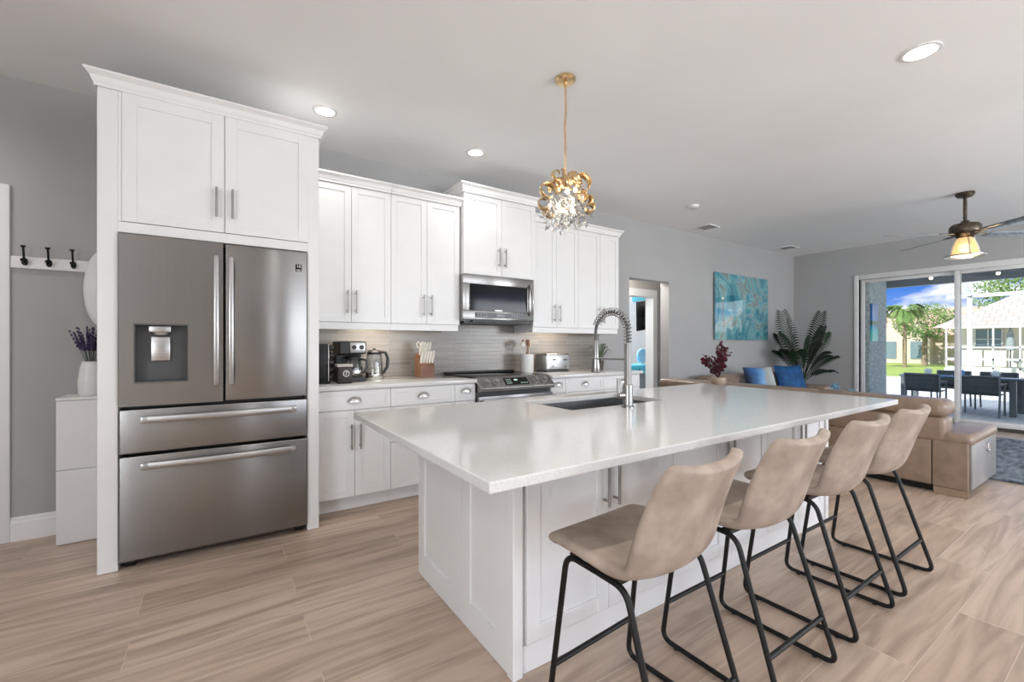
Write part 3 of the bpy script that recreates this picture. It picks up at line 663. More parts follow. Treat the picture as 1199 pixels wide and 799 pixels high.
# ------------------------------------------------------------------ bar stools
def make_stool(loc, label):
    st = thing('bar_stool', label, 'stool', loc, 'bar stools at the island')
    Y0 = 0.90
    # (Y, z, half width, forward curl of the sides)
    prof = [(1.118, 0.548, 0.185, 0.0), (1.138, 0.560, 0.205, 0.0), (1.132, 0.574, 0.215, 0.0), (1.10, 0.580, 0.222, 0.002), (1.03, 0.576, 0.226, 0.006), (0.95, 0.565, 0.227, 0.012), (0.89, 0.550, 0.226, 0.020),
            (0.838, 0.547, 0.225, 0.030), (0.800, 0.558, 0.222, 0.040), (0.776, 0.592, 0.220, 0.047), (0.760, 0.64, 0.217, 0.051), (0.740, 0.705, 0.211, 0.051), (0.716, 0.775, 0.203, 0.049), (0.693, 0.835, 0.195, 0.045), (0.682, 0.862, 0.186, 0.042), (0.676, 0.874, 0.164, 0.036)]
    n = 12; rows = []
    for i, (y, z, w, c) in enumerate(prof):
        a = prof[max(0, i - 1)]; bq = prof[min(len(prof) - 1, i + 1)]
        t = Vector((0, bq[0] - a[0], bq[1] - a[1])).normalized(); nv = Vector((0, -t.z, t.y)) * -1
        if nv.z < 0 and i < 8: nv = -nv
        if i >= 8 and nv.y < 0: nv = -nv
        r = []
        for k in range(n + 1):
            u = -1 + 2 * k / n
            f = abs(u) ** 2.2 * c
            r.append((w * u, y - Y0 + nv.y * f, z + nv.z * f))
        rows.append(r)
    sh = MB().grid(rows).build('seat_shell', M_leather, st, local=True)
    sm = sh.modifiers.new('thick', 'SOLIDIFY'); sm.thickness = 0.036; sm.offset = 0.0
    ss = sh.modifiers.new('smooth', 'SUBSURF'); ss.levels = 2; ss.render_levels = 2
    for s in (-1, 1):
        xt, xb = 0.188 * s, 0.205 * s
        loop = rounded([(xt, 0.845 - Y0, 0.523), (xb, 0.685 - Y0, 0.0125), (xb, 1.142 - Y0, 0.0125), (xt, 1.075 - Y0, 0.535)], 0.045, 6)
        MB().tube(loop, 0.0095, 10, closed=True).build('leg_frame', M_black, st, local=True)
        for yy in (0.76, 1.08): MB().cyl((xb, yy - Y0, 0.0), (xb, yy - Y0, 0.006), 0.009, n=10).build('glide', M_blackp, st, local=True)
    zf = 0.165; yf = 1.142 - (1.142 - 1.075) * zf / 0.535 - Y0
    MB().cyl((-0.2, yf, zf), (0.2, yf, zf), 0.009, n=10).build('footrest', M_black, st, local=True)
    yr = 0.685 + (0.845 - 0.685) * zf / 0.523 - Y0
    MB().cyl((-0.2, yr, zf), (0.2, yr, zf), 0.009, n=10).build('stretcher', M_black, st, local=True)
    m = MB(); m.box(-0.19, 0.19, 0.87 - Y0, 0.90 - Y0, 0.522, 0.538).box(-0.19, 0.19, 1.03 - Y0, 1.06 - Y0, 0.528, 0.545)
    m.build('seat_bracket', M_black, st, local=True, smooth=False)
    return st
lab = ['tan leather bar stool nearest the camera, at the near end of the island', 'tan leather bar stool second from the near end of the island',
       'tan leather bar stool third from the near end of the island', 'tan leather bar stool farthest from the camera, beside the taupe sofa']
s0 = make_stool((1.10, 0.90, 0), lab[0])
for i, x in enumerate((1.695, 2.305, 2.88)):
    q = copy_tree(s0); q.location = (x, 0.90, 0); q['label'] = lab[i + 1]
s0.rotation_euler.z = 0.07; s0.location = (1.115, 0.90, 0)

# ------------------------------------------------------------------ pendant over the island
px, py = 1.76, 2.055
pe = thing('pendant_lamp', 'gold ribbon and crystal pendant lamp hanging over the island', 'lamp', (px, py, CZ))
MB().lathe([(0.0, 0.0), (0.062, 0.0), (0.062, -0.012), (0.052, -0.022), (0.012, -0.026), (0.009, -0.045), (0, -0.045)], (px, py, CZ - 0.0005), 24).build('canopy', M_gold, pe)
MB().tube([(px, py, 2.79), (px + 0.004, py, 2.62), (px - 0.006, py, 2.52), (px, py, 2.44), (px, py, 2.20)], 0.006, 8).build('rod', M_gold, pe)
cc = Vector((px, py, 2.045)); rnd = random.Random(3)
def ribbon(c, axis, r, turns, width, pitch, phase):
    axis = axis.normalized(); a = axis.orthogonal().normalized(); bq = axis.cross(a); rows = []; n = int(22 * turns)
    for i in range(n + 1):
        t = 2 * PI * turns * i / n + phase; rr = r * (1 - 0.35 * i / n)
        p = c + (a * math.cos(t) + bq * math.sin(t)) * rr + axis * (pitch * i / n)
        wv = axis * width * (0.35 + 0.65 * math.sin(PI * min(1, 0.12 + 0.88 * i / n)))
        rows.append([p - wv * 0.5, p + (a * math.cos(t) + bq * math.sin(t)) * 0.004, p + wv * 0.5])
    o = MB().grid(rows).build('ribbon', M_gold, pe)
    sm = o.modifiers.new('thick', 'SOLIDIFY'); sm.thickness = 0.0025
    return o
RT = Vector((0.8324, -0.5542, 0)); FW = Vector((0.5542, 0.8324, 0)); UP = Vector((0, 0, 1))
spots = [(-0.115, 0.06, -0.06, 0.060), (0.09, 0.125, -0.03, 0.062), (0.01, 0.16, 0.04, 0.05), (-0.06, 0.125, 0.05, 0.05), (0.145, 0.03, 0.02, 0.045), (0.14, -0.04, -0.05, 0.03),
         (-0.13, 0.03, 0.05, 0.045), (-0.02, 0.11, -0.08, 0.045), (0.05, 0.17, 0.02, 0.045), (-0.04, 0.19, 0.0, 0.04), (0.10, 0.08, 0.10, 0.05), (0.06, 0.14, -0.05, 0.04), (0.02, 0.05, 0.14, 0.05), (-0.08, 0.0, 0.12, 0.05)]
for i, (r_, u_, f_, q) in enumerate(spots):
    c = cc + RT * r_ + UP * u_ + FW * f_
    ax = Vector((rnd.uniform(-1, 1), rnd.uniform(-1, 1), rnd.uniform(-0.5, 0.5))) if i not in (0, 1) else (FW * -1 + RT * 0.3 + UP * 0.2)
    ribbon(c, ax, q, rnd.uniform(0.8, 1.15), 0.056, rnd.uniform(-0.03, 0.05), rnd.uniform(0, 6))
m = MB()
for i in range(240):
    v = Vector((rnd.gauss(0, 1), rnd.gauss(0, 1), rnd.gauss(0, 1))).normalized() * rnd.uniform(0.05, 0.165)
    c = cc + Vector((v.x, v.y, v.z * 0.80 - 0.045)); q = Matrix.Rotation(rnd.uniform(0, 6.3), 4, Vector((rnd.gauss(0, 1), rnd.gauss(0, 1), rnd.gauss(0, 1))).normalized()); s_ = rnd.uniform(0.013, 0.026)
    pts = [Vector(p) * s_ for p in ((0, 0, 1.3), (0.6, 0, 0), (0, 0, -1.3), (-0.6, 0, 0), (0, 0.35, 0), (0, -0.35, 0))]
    V = [m.bm.verts.new(c + q @ p) for p in pts]
    for f in ((0, 1, 4), (1, 2, 4), (2, 3, 4), (3, 0, 4), (1, 0, 5), (2, 1, 5), (3, 2, 5), (0, 3, 5)): m.bm.faces.new([V[k] for k in f])
m.build('crystal', M_crystal, pe, smooth=False, kind='stuff')
m = MB()
for i in range(9):
    a = i * 2.4; v = Vector((math.cos(a), math.sin(a), rnd.uniform(-0.8, 0.5))).normalized() * 0.15; pts = [cc + UP * 0.03 + v * 0.1 * k + UP * 0.02 * math.sin(k) for k in range(11)]
    m.tube(pts, 0.0022, 5)
m.build('wire_arm', M_chrome, pe)
for v in ((-0.05, -0.02, -0.06), (0.03, -0.055, -0.08), (0.055, 0.08, -0.04), (-0.01, -0.01, 0.07), (0.0, 0.05, -0.1)):
    c = cc + RT * v[0] + UP * v[1] + FW * v[2]
    MB().sphere(c, 0.013, sz=1.3, n=12).build('bulb', M_bulb, pe)
light('pendant_light', 'POINT', tuple(cc), 3, (1, 0.86, 0.66), shadow_soft_size=0.12)

# ------------------------------------------------------------------ ceiling fan
fx0, fy0 = 6.668, 1.235
cf = thing('ceiling_fan', 'four blade ceiling fan with bronze motor and glowing amber glass shade', 'ceiling fan', (fx0, fy0, CZ))
MB().lathe([(0, 0), (0.075, 0), (0.078, -0.02), (0.06, -0.045), (0.02, -0.055), (0, -0.055)], (fx0, fy0, CZ - 0.0005), 24).build('canopy', M_bronze, cf)
MB().cyl((fx0, fy0, 2.50), (fx0, fy0, 2.79), 0.016, n=14).build('rod', M_bronze, cf)
MB().lathe([(0, 2.52), (0.03, 2.52), (0.04, 2.50), (0.11, 2.48), (0.128, 2.455), (0.128, 2.40), (0.115, 2.375), (0.08, 2.355), (0.065, 2.335), (0, 2.335)], (fx0, fy0, 0), 28).build('motor', M_bronze, cf)
for k, deg in enumerate((176, 86, -4, -94)):
    a = math.radians(deg); dv = RT * math.cos(a) + FW * math.sin(a); pv = UP.cross(dv).normalized(); tilt = -0.22
    wv = (pv * math.cos(tilt) + UP * math.sin(tilt))
    o0 = Vector((fx0, fy0, 2.372))
    m = MB(); 
    for (r0, w0), (r1, w1) in zip([(0.20, 0.045), (0.24, 0.058), (0.76, 0.066), (0.795, 0.055)], [(0.24, 0.058), (0.76, 0.066), (0.795, 0.055), (0.80, 0.03)]):
        for s in (0.003, -0.003):
            pass
    prof = [(0.20, 0.045), (0.24, 0.058), (0.5, 0.063), (0.76, 0.066), (0.79, 0.058), (0.80, 0.04)]
    nn = dv.cross(wv).normalized()
    m.grid([[o0 + dv * r - wv * w, o0 + dv * r, o0 + dv * r + wv * w] for r, w in prof])
    bl = m.build('blade', M_blade, cf); sm = bl.modifiers.new('thick', 'SOLIDIFY'); sm.thickness = 0.006; sm.offset = 0
    m = MB(); m.tube([o0 + dv * 0.09 + UP * 0.01, o0 + dv * 0.16 + UP * 0.004, o0 + dv * 0.25 + UP * 0.006], 0.010, 8)
    m.build('blade_bracket', M_bronze, bl)
MB().lathe([(0.055, 2.335), (0.075, 2.30), (0.098, 2.20), (0.112, 2.145)], (fx0, fy0, 0), 28).build('lamp_shade', M_amber, cf)
m = MB(); m.tube([(fx0 + 0.16 * math.cos(2 * PI * k / 28), fy0 + 0.16 * math.sin(2 * PI * k / 28), 2.143) for k in range(28)], 0.008, 8, closed=True)
m.lathe([(0.112, 2.15), (0.16, 2.146), (0.16, 2.142), (0.112, 2.145)], (fx0, fy0, 0), 28)
for k in range(4):
    a = k * PI / 2 + 0.5; m.tube([(fx0 + r * math.cos(a), fy0 + r * math.sin(a), z) for r, z in ((0.07, 2.335), (0.10, 2.25), (0.125, 2.15))], 0.005, 6)
m.build('cage', M_steelh, cf)
MB().sphere((fx0, fy0, 2.22), 0.035, sz=1.4).build('bulb', M_bulb, cf)
light('fan_light', 'POINT', (fx0, fy0, 2.10), 8, (1, 0.85, 0.62), shadow_soft_size=0.06)

# ------------------------------------------------------------------ ceiling fittings
for (x, y, r, lb) in ((0.613, 3.268, 0.062, 'recessed round downlight in the ceiling above the refrigerator cabinet'), (1.807, 3.269, 0.062, 'recessed round downlight in the ceiling in front of the microwave cabinet'), (3.238, 0.775, 0.072, 'recessed round downlight in the ceiling right of the pendant, over the stools'),
                      (0.61, 0.775, 0.072, 'added unseen downlight above the near end of the island'), (1.81, 0.775, 0.072, 'added unseen downlight above the near stools'), (-1.6, 3.268, 0.062, 'added unseen downlight left of the coat niche'), (-1.6, 0.775, 0.072, 'added unseen downlight left of the camera'),  # this row and the next: unseen downlights added to light the room evenly
                      (-1.6, -1.7, 0.072, 'added unseen downlight in the back left corner'), (0.61, -1.7, 0.072, 'added unseen downlight behind the camera'), (3.238, -1.7, 0.072, 'added unseen downlight behind the stools'), (5.9, -1.7, 0.072, 'added unseen downlight behind the sofa end')):
    t = thing('ceiling_light', lb, 'ceiling light', (x, y, CZ), 'recessed ceiling lights')
    MB().lathe([(r, -0.0005), (r + 0.018, -0.0005), (r + 0.016, -0.006), (r, -0.008)], (x, y, CZ), 32).build('trim_ring', M_white, t)
    MB().lathe([(0, -0.003), (r + 0.001, -0.003), (r + 0.001, -0.001)], (x, y, CZ), 32).build('lens', M_down, t)
    light('downlight', 'SPOT', (x, y, CZ - 0.02), 13 if y > 3 and x > 0 else 26, (1, 0.97, 0.93), rot=(0, 0, 0), spot_size=2.6, spot_blend=0.8, shadow_soft_size=0.06)
for (x, y, lb) in ((5.63, 3.59, 'square ceiling vent nearer the kitchen'), (7.97, 3.60, 'square ceiling vent near the far corner of the room')):
    t = thing('ceiling_vent', lb, 'vent', (x, y, CZ), 'ceiling vents')
    m = MB(); 
    for a in (-1, 1): m.box(x + a * 0.115 - 0.012, x + a * 0.115 + 0.012, y - 0.127, y + 0.127, CZ - 0.01, CZ - 0.0005).box(x - 0.103, x + 0.103, y + a * 0.115 - 0.012, y + a * 0.115 + 0.012, CZ - 0.01, CZ - 0.0005)
    m.build('frame', M_white, t, smooth=False)
    MB().box(x - 0.103, x + 0.103, y - 0.103, y + 0.103, CZ - 0.002, CZ - 0.0005).build('backing', M_dgrey, t, smooth=False)
    m = MB()
    for k in range(7): m.box(x - 0.1, x + 0.1, y - 0.095 + k * 0.028, y - 0.083 + k * 0.028, CZ - 0.008, CZ - 0.003)
    m.build('louvre', pmat('vent_grey', (0.35, 0.35, 0.35), rough=0.5), t, smooth=False)
tag(MB().lathe([(0, -0.032), (0.045, -0.032), (0.062, -0.02), (0.066, -0.0005)], (4.634, 3.117, CZ), 28).build('smoke_detector', M_white), 'small round white smoke detector on the ceiling', 'smoke detector')

# ------------------------------------------------------------------ things on the kitchen worktops
# pod rack
t = thing('coffee_pod_rack', 'black coffee pod rack column beside the refrigerator panel', 'rack', (0.625, 3.50, CT + 0.0005))
MB().lathe([(0, 0), (0.07, 0), (0.07, 0.012), (0.02, 0.02), (0, 0.02)], (0.625, 3.50, CT + 0.0005), 24).box(0.575, 0.672, 3.47, 3.53, CT + 0.015, CT + 0.295, 0.004).build('column', M_black, t)
m = MB()
for r in range(5):
    z = CT + 0.045 + r * 0.055
    MB_ = m.lathe([(0, 0.0), (0.023, 0.0), (0.026, 0.006), (0.021, 0.04), (0, 0.042)], (0, 0, 0), 16, M=Matrix.Translation((0.674, 3.50, z)) @ Matrix.Rotation(PI / 2, 4, 'Y'))
m.build('pod', M_blackp, t, kind='stuff')
MB().tube([(0.676 + 0.004 * math.sin(i * PI), 3.47, CT + 0.02 + i * 0.0275) for i in range(11)], 0.004, 6).build('wire_rail', M_chrome, t)
# canister
t = thing('canister', 'dark brown square canister with pale lid and round mark, in front of the coffee maker', 'canister', (0.775, 3.435, CT + 0.0005))
MB().box(0.725, 0.825, 3.39, 3.48, CT + 0.001, CT + 0.125, 0.004).build('body', pmat('dark_brown_print', srgb(58, 46, 42), srgb(44, 34, 32), rough=0.4), t)
MB().box(0.720, 0.830, 3.385, 3.485, CT + 0.125, CT + 0.145, 0.004).build('lid', pmat('pale_lid', srgb(196, 190, 184), rough=0.35), t)
m = MB(); m.tube(arc((0.783, 3.3885, CT + 0.075), 0.021, 0, 2 * PI * 19 / 20, 19, 'xz'), 0.003, 6, closed=True); m.tube([(0.775, 3.3885, CT + 0.066), (0.786, 3.3885, CT + 0.072), (0.780, 3.3885, CT + 0.080), (0.791, 3.3885, CT + 0.086)], 0.003, 6)
m.build('emblem', M_print, t)
# coffee maker
t = thing('coffee_maker', 'black drip coffee maker with steel control panel and glass carafe', 'coffee maker', (0.86, 3.64, CT + 0.0005))
c0 = CT + 0.001
MB().prism([(3.78, c0), (3.78, c0 + 0.315), (3.52, c0 + 0.315), (3.515, c0 + 0.30), (3.52, c0 + 0.215), (3.66, c0 + 0.21), (3.67, c0 + 0.04), (3.52, c0 + 0.035), (3.515, c0)], 'x', 0.765, 0.965).build('housing', M_blackp, t, smooth=False, bevel=0.008)
MB().box(0.84, 0.955, 3.508, 3.517, c0 + 0.225, c0 + 0.305, 0.003).build('control_panel', M_steelh, t)
for x in (0.868, 0.925): MB().cyl((x, 3.508, c0 + 0.268), (x, 3.497, c0 + 0.268), 0.017, n=16).build('dial', M_blackp, t)
MB().lathe([(0.0, 0.04), (0.058, 0.04), (0.066, 0.06), (0.068, 0.10), (0.055, 0.155), (0.043, 0.175), (0.046, 0.19)], (0.885, 3.588, c0), 24).build('carafe', M_jar, t)
MB().lathe([(0.0, 0.198), (0.035, 0.198), (0.048, 0.19), (0.050, 0.175), (0.046, 0.172)], (0.885, 3.588, c0), 24).build('carafe_lid', M_blackp, t)
MB().lathe([(0.069, 0.062), (0.0695, 0.085), (0.069, 0.088)], (0.885, 3.588, c0), 24).build('carafe_band', M_chrome, t)
MB().tube([(0.93, 3.565, c0 + 0.175), (0.972, 3.545, c0 + 0.165), (0.978, 3.542, c0 + 0.11), (0.95, 3.556, c0 + 0.06)], 0.009, 8).build('carafe_handle', M_blackp, t)
# kettle
t = thing('electric_kettle', 'glass and steel electric kettle with black handle', 'kettle', (1.085, 3.72, CT + 0.0005))
MB().lathe([(0, 0.0), (0.078, 0.0), (0.080, 0.02), (0.074, 0.028), (0.072, 0.045)], (1.085, 3.72, c0), 24).build('base', M_chrome, t)
MB().lathe([(0.072, 0.045), (0.070, 0.12), (0.060, 0.20), (0.056, 0.215)], (1.085, 3.72, c0), 24).build('jug', M_jar, t)
MB().lathe([(0.058, 0.205), (0.059, 0.225), (0.045, 0.24), (0.012, 0.244), (0.012, 0.256), (0, 0.256)], (1.085, 3.72, c0), 24).build('lid', M_blackp, t)
MB().tube([(1.13, 3.70, c0 + 0.228), (1.168, 3.68, c0 + 0.222), (1.185, 3.672, c0 + 0.17), (1.180, 3.674, c0 + 0.10), (1.150, 3.69, c0 + 0.045)], 0.013, 10).build('handle', M_blackp, t)
# knife block
kx, ky = 1.535, 3.70
t = thing('knife_block', 'walnut knife block holding white handled knives and scissors', 'knife block', (kx, ky, CT + 0.0005))
MB().prism([(ky - 0.075, c0), (ky + 0.08, c0), (ky + 0.06, c0 + 0.19), (ky + 0.02, c0 + 0.215), (ky - 0.06, c0 + 0.10)], 'x', kx - 0.075, kx + 0.06).build('block', M_wood, t, smooth=False, bevel=0.003)
rr = random.Random(5); tilt = Vector((0, -0.42, 0.91)).normalized()
for i in range(9):
    row = i // 5; q = i % 5
    x = kx - 0.058 + q * 0.026 + row * 0.01; p = Vector((x, ky - 0.035 + row * 0.05, c0 + 0.125 + row * 0.06))
    m = MB(); m.tube([p, p + tilt * 0.06, p + tilt * (0.115 + 0.02 * row)], 0.011, 8, radii=[0.0105, 0.0125, 0.0105])
    m.build('knife_handle', M_ivory, t)
m = MB()
for s in (-1, 1):
    c = Vector((kx - 0.03 + s * 0.021, ky + 0.035, c0 + 0.285))
    m.tube([c + Vector((0.017 * math.cos(a), 0.006 * math.sin(a), 0.026 * math.sin(a))) for a in [2 * PI * k / 14 for k in range(14)]], 0.0055, 6, closed=True)
    m.tube([c + Vector((-s * 0.010, 0, -0.024)), Vector((kx - 0.03, ky + 0.035, c0 + 0.20))], 0.006, 6)
m.build('scissor_handle', M_ivory, t)
# utensil crock
ux_, uy_ = 2.665, 3.72
t = thing('utensil_crock', 'white ceramic crock of spoons and spatulas beside the range', 'crock', (ux_, uy_, CT + 0.0005))
MB().lathe([(0, 0), (0.066, 0), (0.069, 0.01), (0.069, 0.185), (0.064, 0.187), (0.062, 0.18), (0.062, 0.02), (0, 0.02)], (ux_, uy_, c0), 28).build('jar', M_white, t)
for i, (dx, dy, hh, mt, kind) in enumerate(((-0.04, 0.0, 0.31, M_ivory, 0), (-0.02, 0.03, 0.33, M_wood, 1), (0.012, -0.01, 0.325, M_wood, 1), (0.04, 0.02, 0.315, M_ivory, 0), (0.022, 0.03, 0.335, M_wood, 0), (-0.05, 0.03, 0.30, M_ivory, 1))):
    tp = Vector((ux_ + dx * 1.3, uy_ + dy * 1.3, c0 + hh)); bt = Vector((ux_ + dx * 0.2, uy_ + dy * 0.2, c0 + 0.03)); m = MB(); m.tube([bt, tp - (tp - bt) * 0.15], 0.005, 6)
    m.sphere(tp - (tp - bt) * 0.08, 0.026, sx=0.75, sy=0.3, sz=1.5 if kind else 1.3, n=12)
    m.build('utensil', mt, t)
# toaster
t = thing('toaster', 'brushed steel four slice toaster on the right worktop', 'toaster', (2.98, 3.68, CT + 0.0005))
tb = MB().box(2.815, 3.145, 3.59, 3.79, c0 + 0.012, c0 + 0.192, 0.024, 4).build('body', M_steelh, t)
MB().box(2.822, 2.832, 3.61, 3.77, c0 + 0.014, c0 + 0.185).box(2.83, 3.135, 3.60, 3.78, c0, c0 + 0.014, 0.002).build('base', M_dgrey, t)
m = MB()
for k in range(4): m.box(2.86 + k * 0.065, 2.90 + k * 0.065, 3.62, 3.76, c0 + 0.190, c0 + 0.1935)
m.build('slot', M_blackp, t, smooth=False)
MB().box(2.86, 3.13, 3.5885, 3.592, c0 + 0.03, c0 + 0.175, 0.001).build('face_plate', pmat('dull_steel', (0.42, 0.42, 0.42), rough=0.35, metal=1.0), t)
for x in (2.92, 3.07):
    MB().cyl((x, 3.589, c0 + 0.055), (x, 3.575, c0 + 0.055), 0.016, n=16).build('dial', M_chrome, t)
    MB().box(x - 0.016, x + 0.016, 3.57, 3.589, c0 + 0.12, c0 + 0.132, 0.003).build('lever', M_blackp, t)
# small plant
def arching_leaf(m, base, d, length, width, rise, droop, n=7, up=UP):
    d = Vector(d).normalized(); s = d.cross(up).normalized(); rows = []
    for i in range(n + 1):
        q = i / n; p = Vector(base) + d * length * q * (1 - 0.15 * q) + up * (rise * math.sin(PI * 0.55 * q) - droop * q * q)
        w = width * math.sin(PI * min(0.97, 0.08 + 0.92 * q)) ** 0.8
        rows.append([p - s * w - up * 0.1 * w, p + up * w * 0.15, p + s * w - up * 0.1 * w])
    m.grid(rows)
t = thing('potted_plant', 'small leafy plant in a dark pot at the end of the right worktop', 'plant', (3.71, 3.72, CT + 0.0005))
MB().lathe([(0, 0), (0.04, 0), (0.052, 0.10), (0.048, 0.10), (0.046, 0.085), (0, 0.085)], (3.71, 3.72, c0), 20).build('pot', pmat('dark_brown_pot', srgb(84, 76, 70), rough=0.5), t)
m = MB()
for i in range(40):
    a = i * 2.399; L_ = 0.10 + 0.16 * ((i * 7) % 5) / 5
    arching_leaf(m, (3.71, 3.72, c0 + 0.085), (math.cos(a), math.sin(a) * 0.5 - 0.1, 0.0), L_, 0.006, 0.26 - 0.035 * (i % 4), 0.05 + 0.12 * L_)
m.build('foliage', pmat('grey_green_leaf', srgb(118, 130, 100), srgb(88, 104, 76), scale=20, rough=0.5), t, kind='stuff')

# ------------------------------------------------------------------ niche left of the refrigerator
rk = thing('coat_rack', 'white board coat rack with three black hooks on the grey wall', 'coat rack', (-0.82, WY - 0.01, 1.695))
MB().box(-1.047, -0.56, WY - 0.02, WY - 0.001, 1.660, 1.732, 0.003).build('board', M_trim, rk)
for x in (-0.985, -0.880, -0.771):
    y = WY - 0.021; m = MB()
    m.lathe([(0, 0.008), (0.011, 0.006), (0.013, 0.0)], (0, 0, 0), 14, M=Matrix.Translation((x, y, 1.70)) @ Matrix.Rotation(PI / 2, 4, 'X') , sy=1.8)
    m.tube([(x, y - 0.004, 1.70), (x, y - 0.020, 1.715), (x, y - 0.026, 1.75), (x, y - 0.034, 1.785)], 0.0055, 8); m.cyl((x, y - 0.034, 1.783), (x, y - 0.037, 1.793), 0.010, 0.013, 12)
    m.tube([(x, y - 0.004, 1.695), (x, y - 0.022, 1.680), (x, y - 0.042, 1.686), (x, y - 0.048, 1.70)], 0.0055, 8); m.sphere((x, y - 0.049, 1.705), 0.010, n=12)
    m.build('hook', M_black, rk, label='black double hook')
M_plq = pmat('white_plaque', (0.74, 0.74, 0.74), rough=0.4)
tag(MB().lathe([(0, 0.022), (0.075, 0.022), (0.088, 0.018), (0.094, 0.010), (0.094, 0.0)], (0, 0, 0), 40, M=Matrix.Translation((-0.632, WY - 0.021, 1.555)) @ Matrix.Rotation(PI / 2, 4, 'X') @ Matrix.Diagonal((1, 2.65, 1, 1))).build('oval_plaque', M_plq), 'tall white oval plaque hanging on the wall over the lavender', 'wall decoration')
sc = thing('shoe_cabinet', 'slim white two drawer shoe cabinet against the grey wall', 'cabinet', (-0.665, 3.78, 0))
MB().box(-0.80, -0.53, 3.672, WY - 0.018, 0.002, 0.86).build('carcass', M_cab, sc, smooth=False)
MB().box(-0.805, -0.528, 3.655, WY - 0.001, 0.86, 0.876, 0.002).build('top', M_cab, sc, smooth=False)
for z0, z1 in ((0.004, 0.443), (0.447, 0.858)): MB().box(-0.803, -0.53, 3.657, 3.671, z0, z1, 0.002).build('drawer', M_cab, sc, smooth=False)
vs = thing('lavender_vase', 'white vase of purple lavender on the slim white cabinet', 'vase', (-0.675, 3.775, 0.877))
MB().lathe([(0, 0), (0.052, 0), (0.058, 0.02), (0.060, 0.09), (0.050, 0.17), (0.040, 0.205), (0.043, 0.212), (0.036, 0.21), (0.036, 0.17), (0, 0.1)], (-0.675, 3.775, 0.877), 24).build('vase', M_white, vs)
m = MB(); m2 = MB(); rr = random.Random(11)
for i in range(46):
    a = rr.uniform(0, 2 * PI); sp_ = rr.uniform(0.1, 1.0); hh = rr.uniform(0.14, 0.21)
    b0 = Vector((-0.675, 3.775, 1.03)); tp = b0 + Vector((math.cos(a) * 0.11 * sp_, math.sin(a) * 0.07 * sp_, 0.055 + hh))
    m.tube([b0, b0.lerp(tp, 0.6) + Vector((0, 0, 0.01)), tp], 0.0016, 4)
    for k in range(5):
        c = b0.lerp(tp, 0.62 + 0.095 * k) + Vector((0, 0, 0.008)); m2.sphere(c, 0.0075 - 0.0006 * k, sz=1.4, n=6)
m.build('stem', pmat('lavender_stem', srgb(92, 100, 92), rough=0.7), vs, kind='stuff')
m2.build('bloom', M_lavender, vs, kind='stuff')

# ------------------------------------------------------------------ wall art
art = bpy.data.materials.new('teal_marbled_resin'); art.use_nodes = True; n = art.node_tree; bs = n.nodes['Principled BSDF']
t_ = n.nodes.new('ShaderNodeTexCoord'); w1 = n.nodes.new('ShaderNodeTexNoise'); w1.inputs['Scale'].default_value = 0.85; w1.inputs['Detail'].default_value = 9; w1.inputs['Roughness'].default_value = 0.58; w1.inputs['Distortion'].default_value = 1.3
n.links.new(t_.outputs['Object'], w1.inputs['Vector'])
rp = n.nodes.new('ShaderNodeValToRGB'); e = rp.color_ramp.elements
e[0].position = 0.28; e[0].color = (*srgb(16, 70, 90), 1); e[1].position = 0.72; e[1].color = (*srgb(70, 120, 128), 1)
for p_, c_ in ((0.38, srgb(30, 108, 128)), (0.46, srgb(76, 150, 164)), (0.495, srgb(128, 180, 186)), (0.51, srgb(122, 100, 86)), (0.525, srgb(112, 168, 176)), (0.60, srgb(44, 122, 140)), (0.66, srgb(128, 178, 184))):
    q = e.new(p_); q.color = (*c_, 1)
n.links.new(w1.outputs['Fac'], rp.inputs[0]); n.links.new(rp.outputs[0], bs.inputs['Base Color'])
bs.inputs['Roughness'].default_value = 0.03; bs.inputs['Coat Weight'].default_value = 1.0; bs.inputs['Coat IOR'].default_value = 1.7; bs.inputs['Coat Roughness'].default_value = 0.0
ar = thing('wall_art', 'glossy teal and gold marbled square picture on the grey wall', 'picture', (7.08, WY - 0.02, 1.78))
MB().box(6.295, 7.875, WY - 0.035, WY - 0.02, 1.262, 2.30).build('canvas', art, ar, smooth=False)
MB().box(6.36, 7.81, WY - 0.02, WY - 0.001, 1.32, 2.24).build('back_frame', M_dgrey, ar, smooth=False)

# ------------------------------------------------------------------ living room
rug_m = pmat('blue_grey_shag', srgb(128, 138, 146), srgb(78, 86, 96), scale=7, rough=0.95, bump=1.0, stretch=(1, 3, 1), detail=8)
m = MB(); n_ = 60; rr = random.Random(4)
rows = [[(5.66 + 2.5 * i / n_, -1.2 + 3.7 * k / 80, 0.014 + 0.014 * rr.random()) for k in range(81)] for i in range(n_ + 1)]
m.grid(rows); m.box(5.66, 8.16, -1.2, 2.5, 0.002, 0.0135)
tag(m.build('rug', rug_m), 'blue grey shag rug in front of the sofa', 'rug')

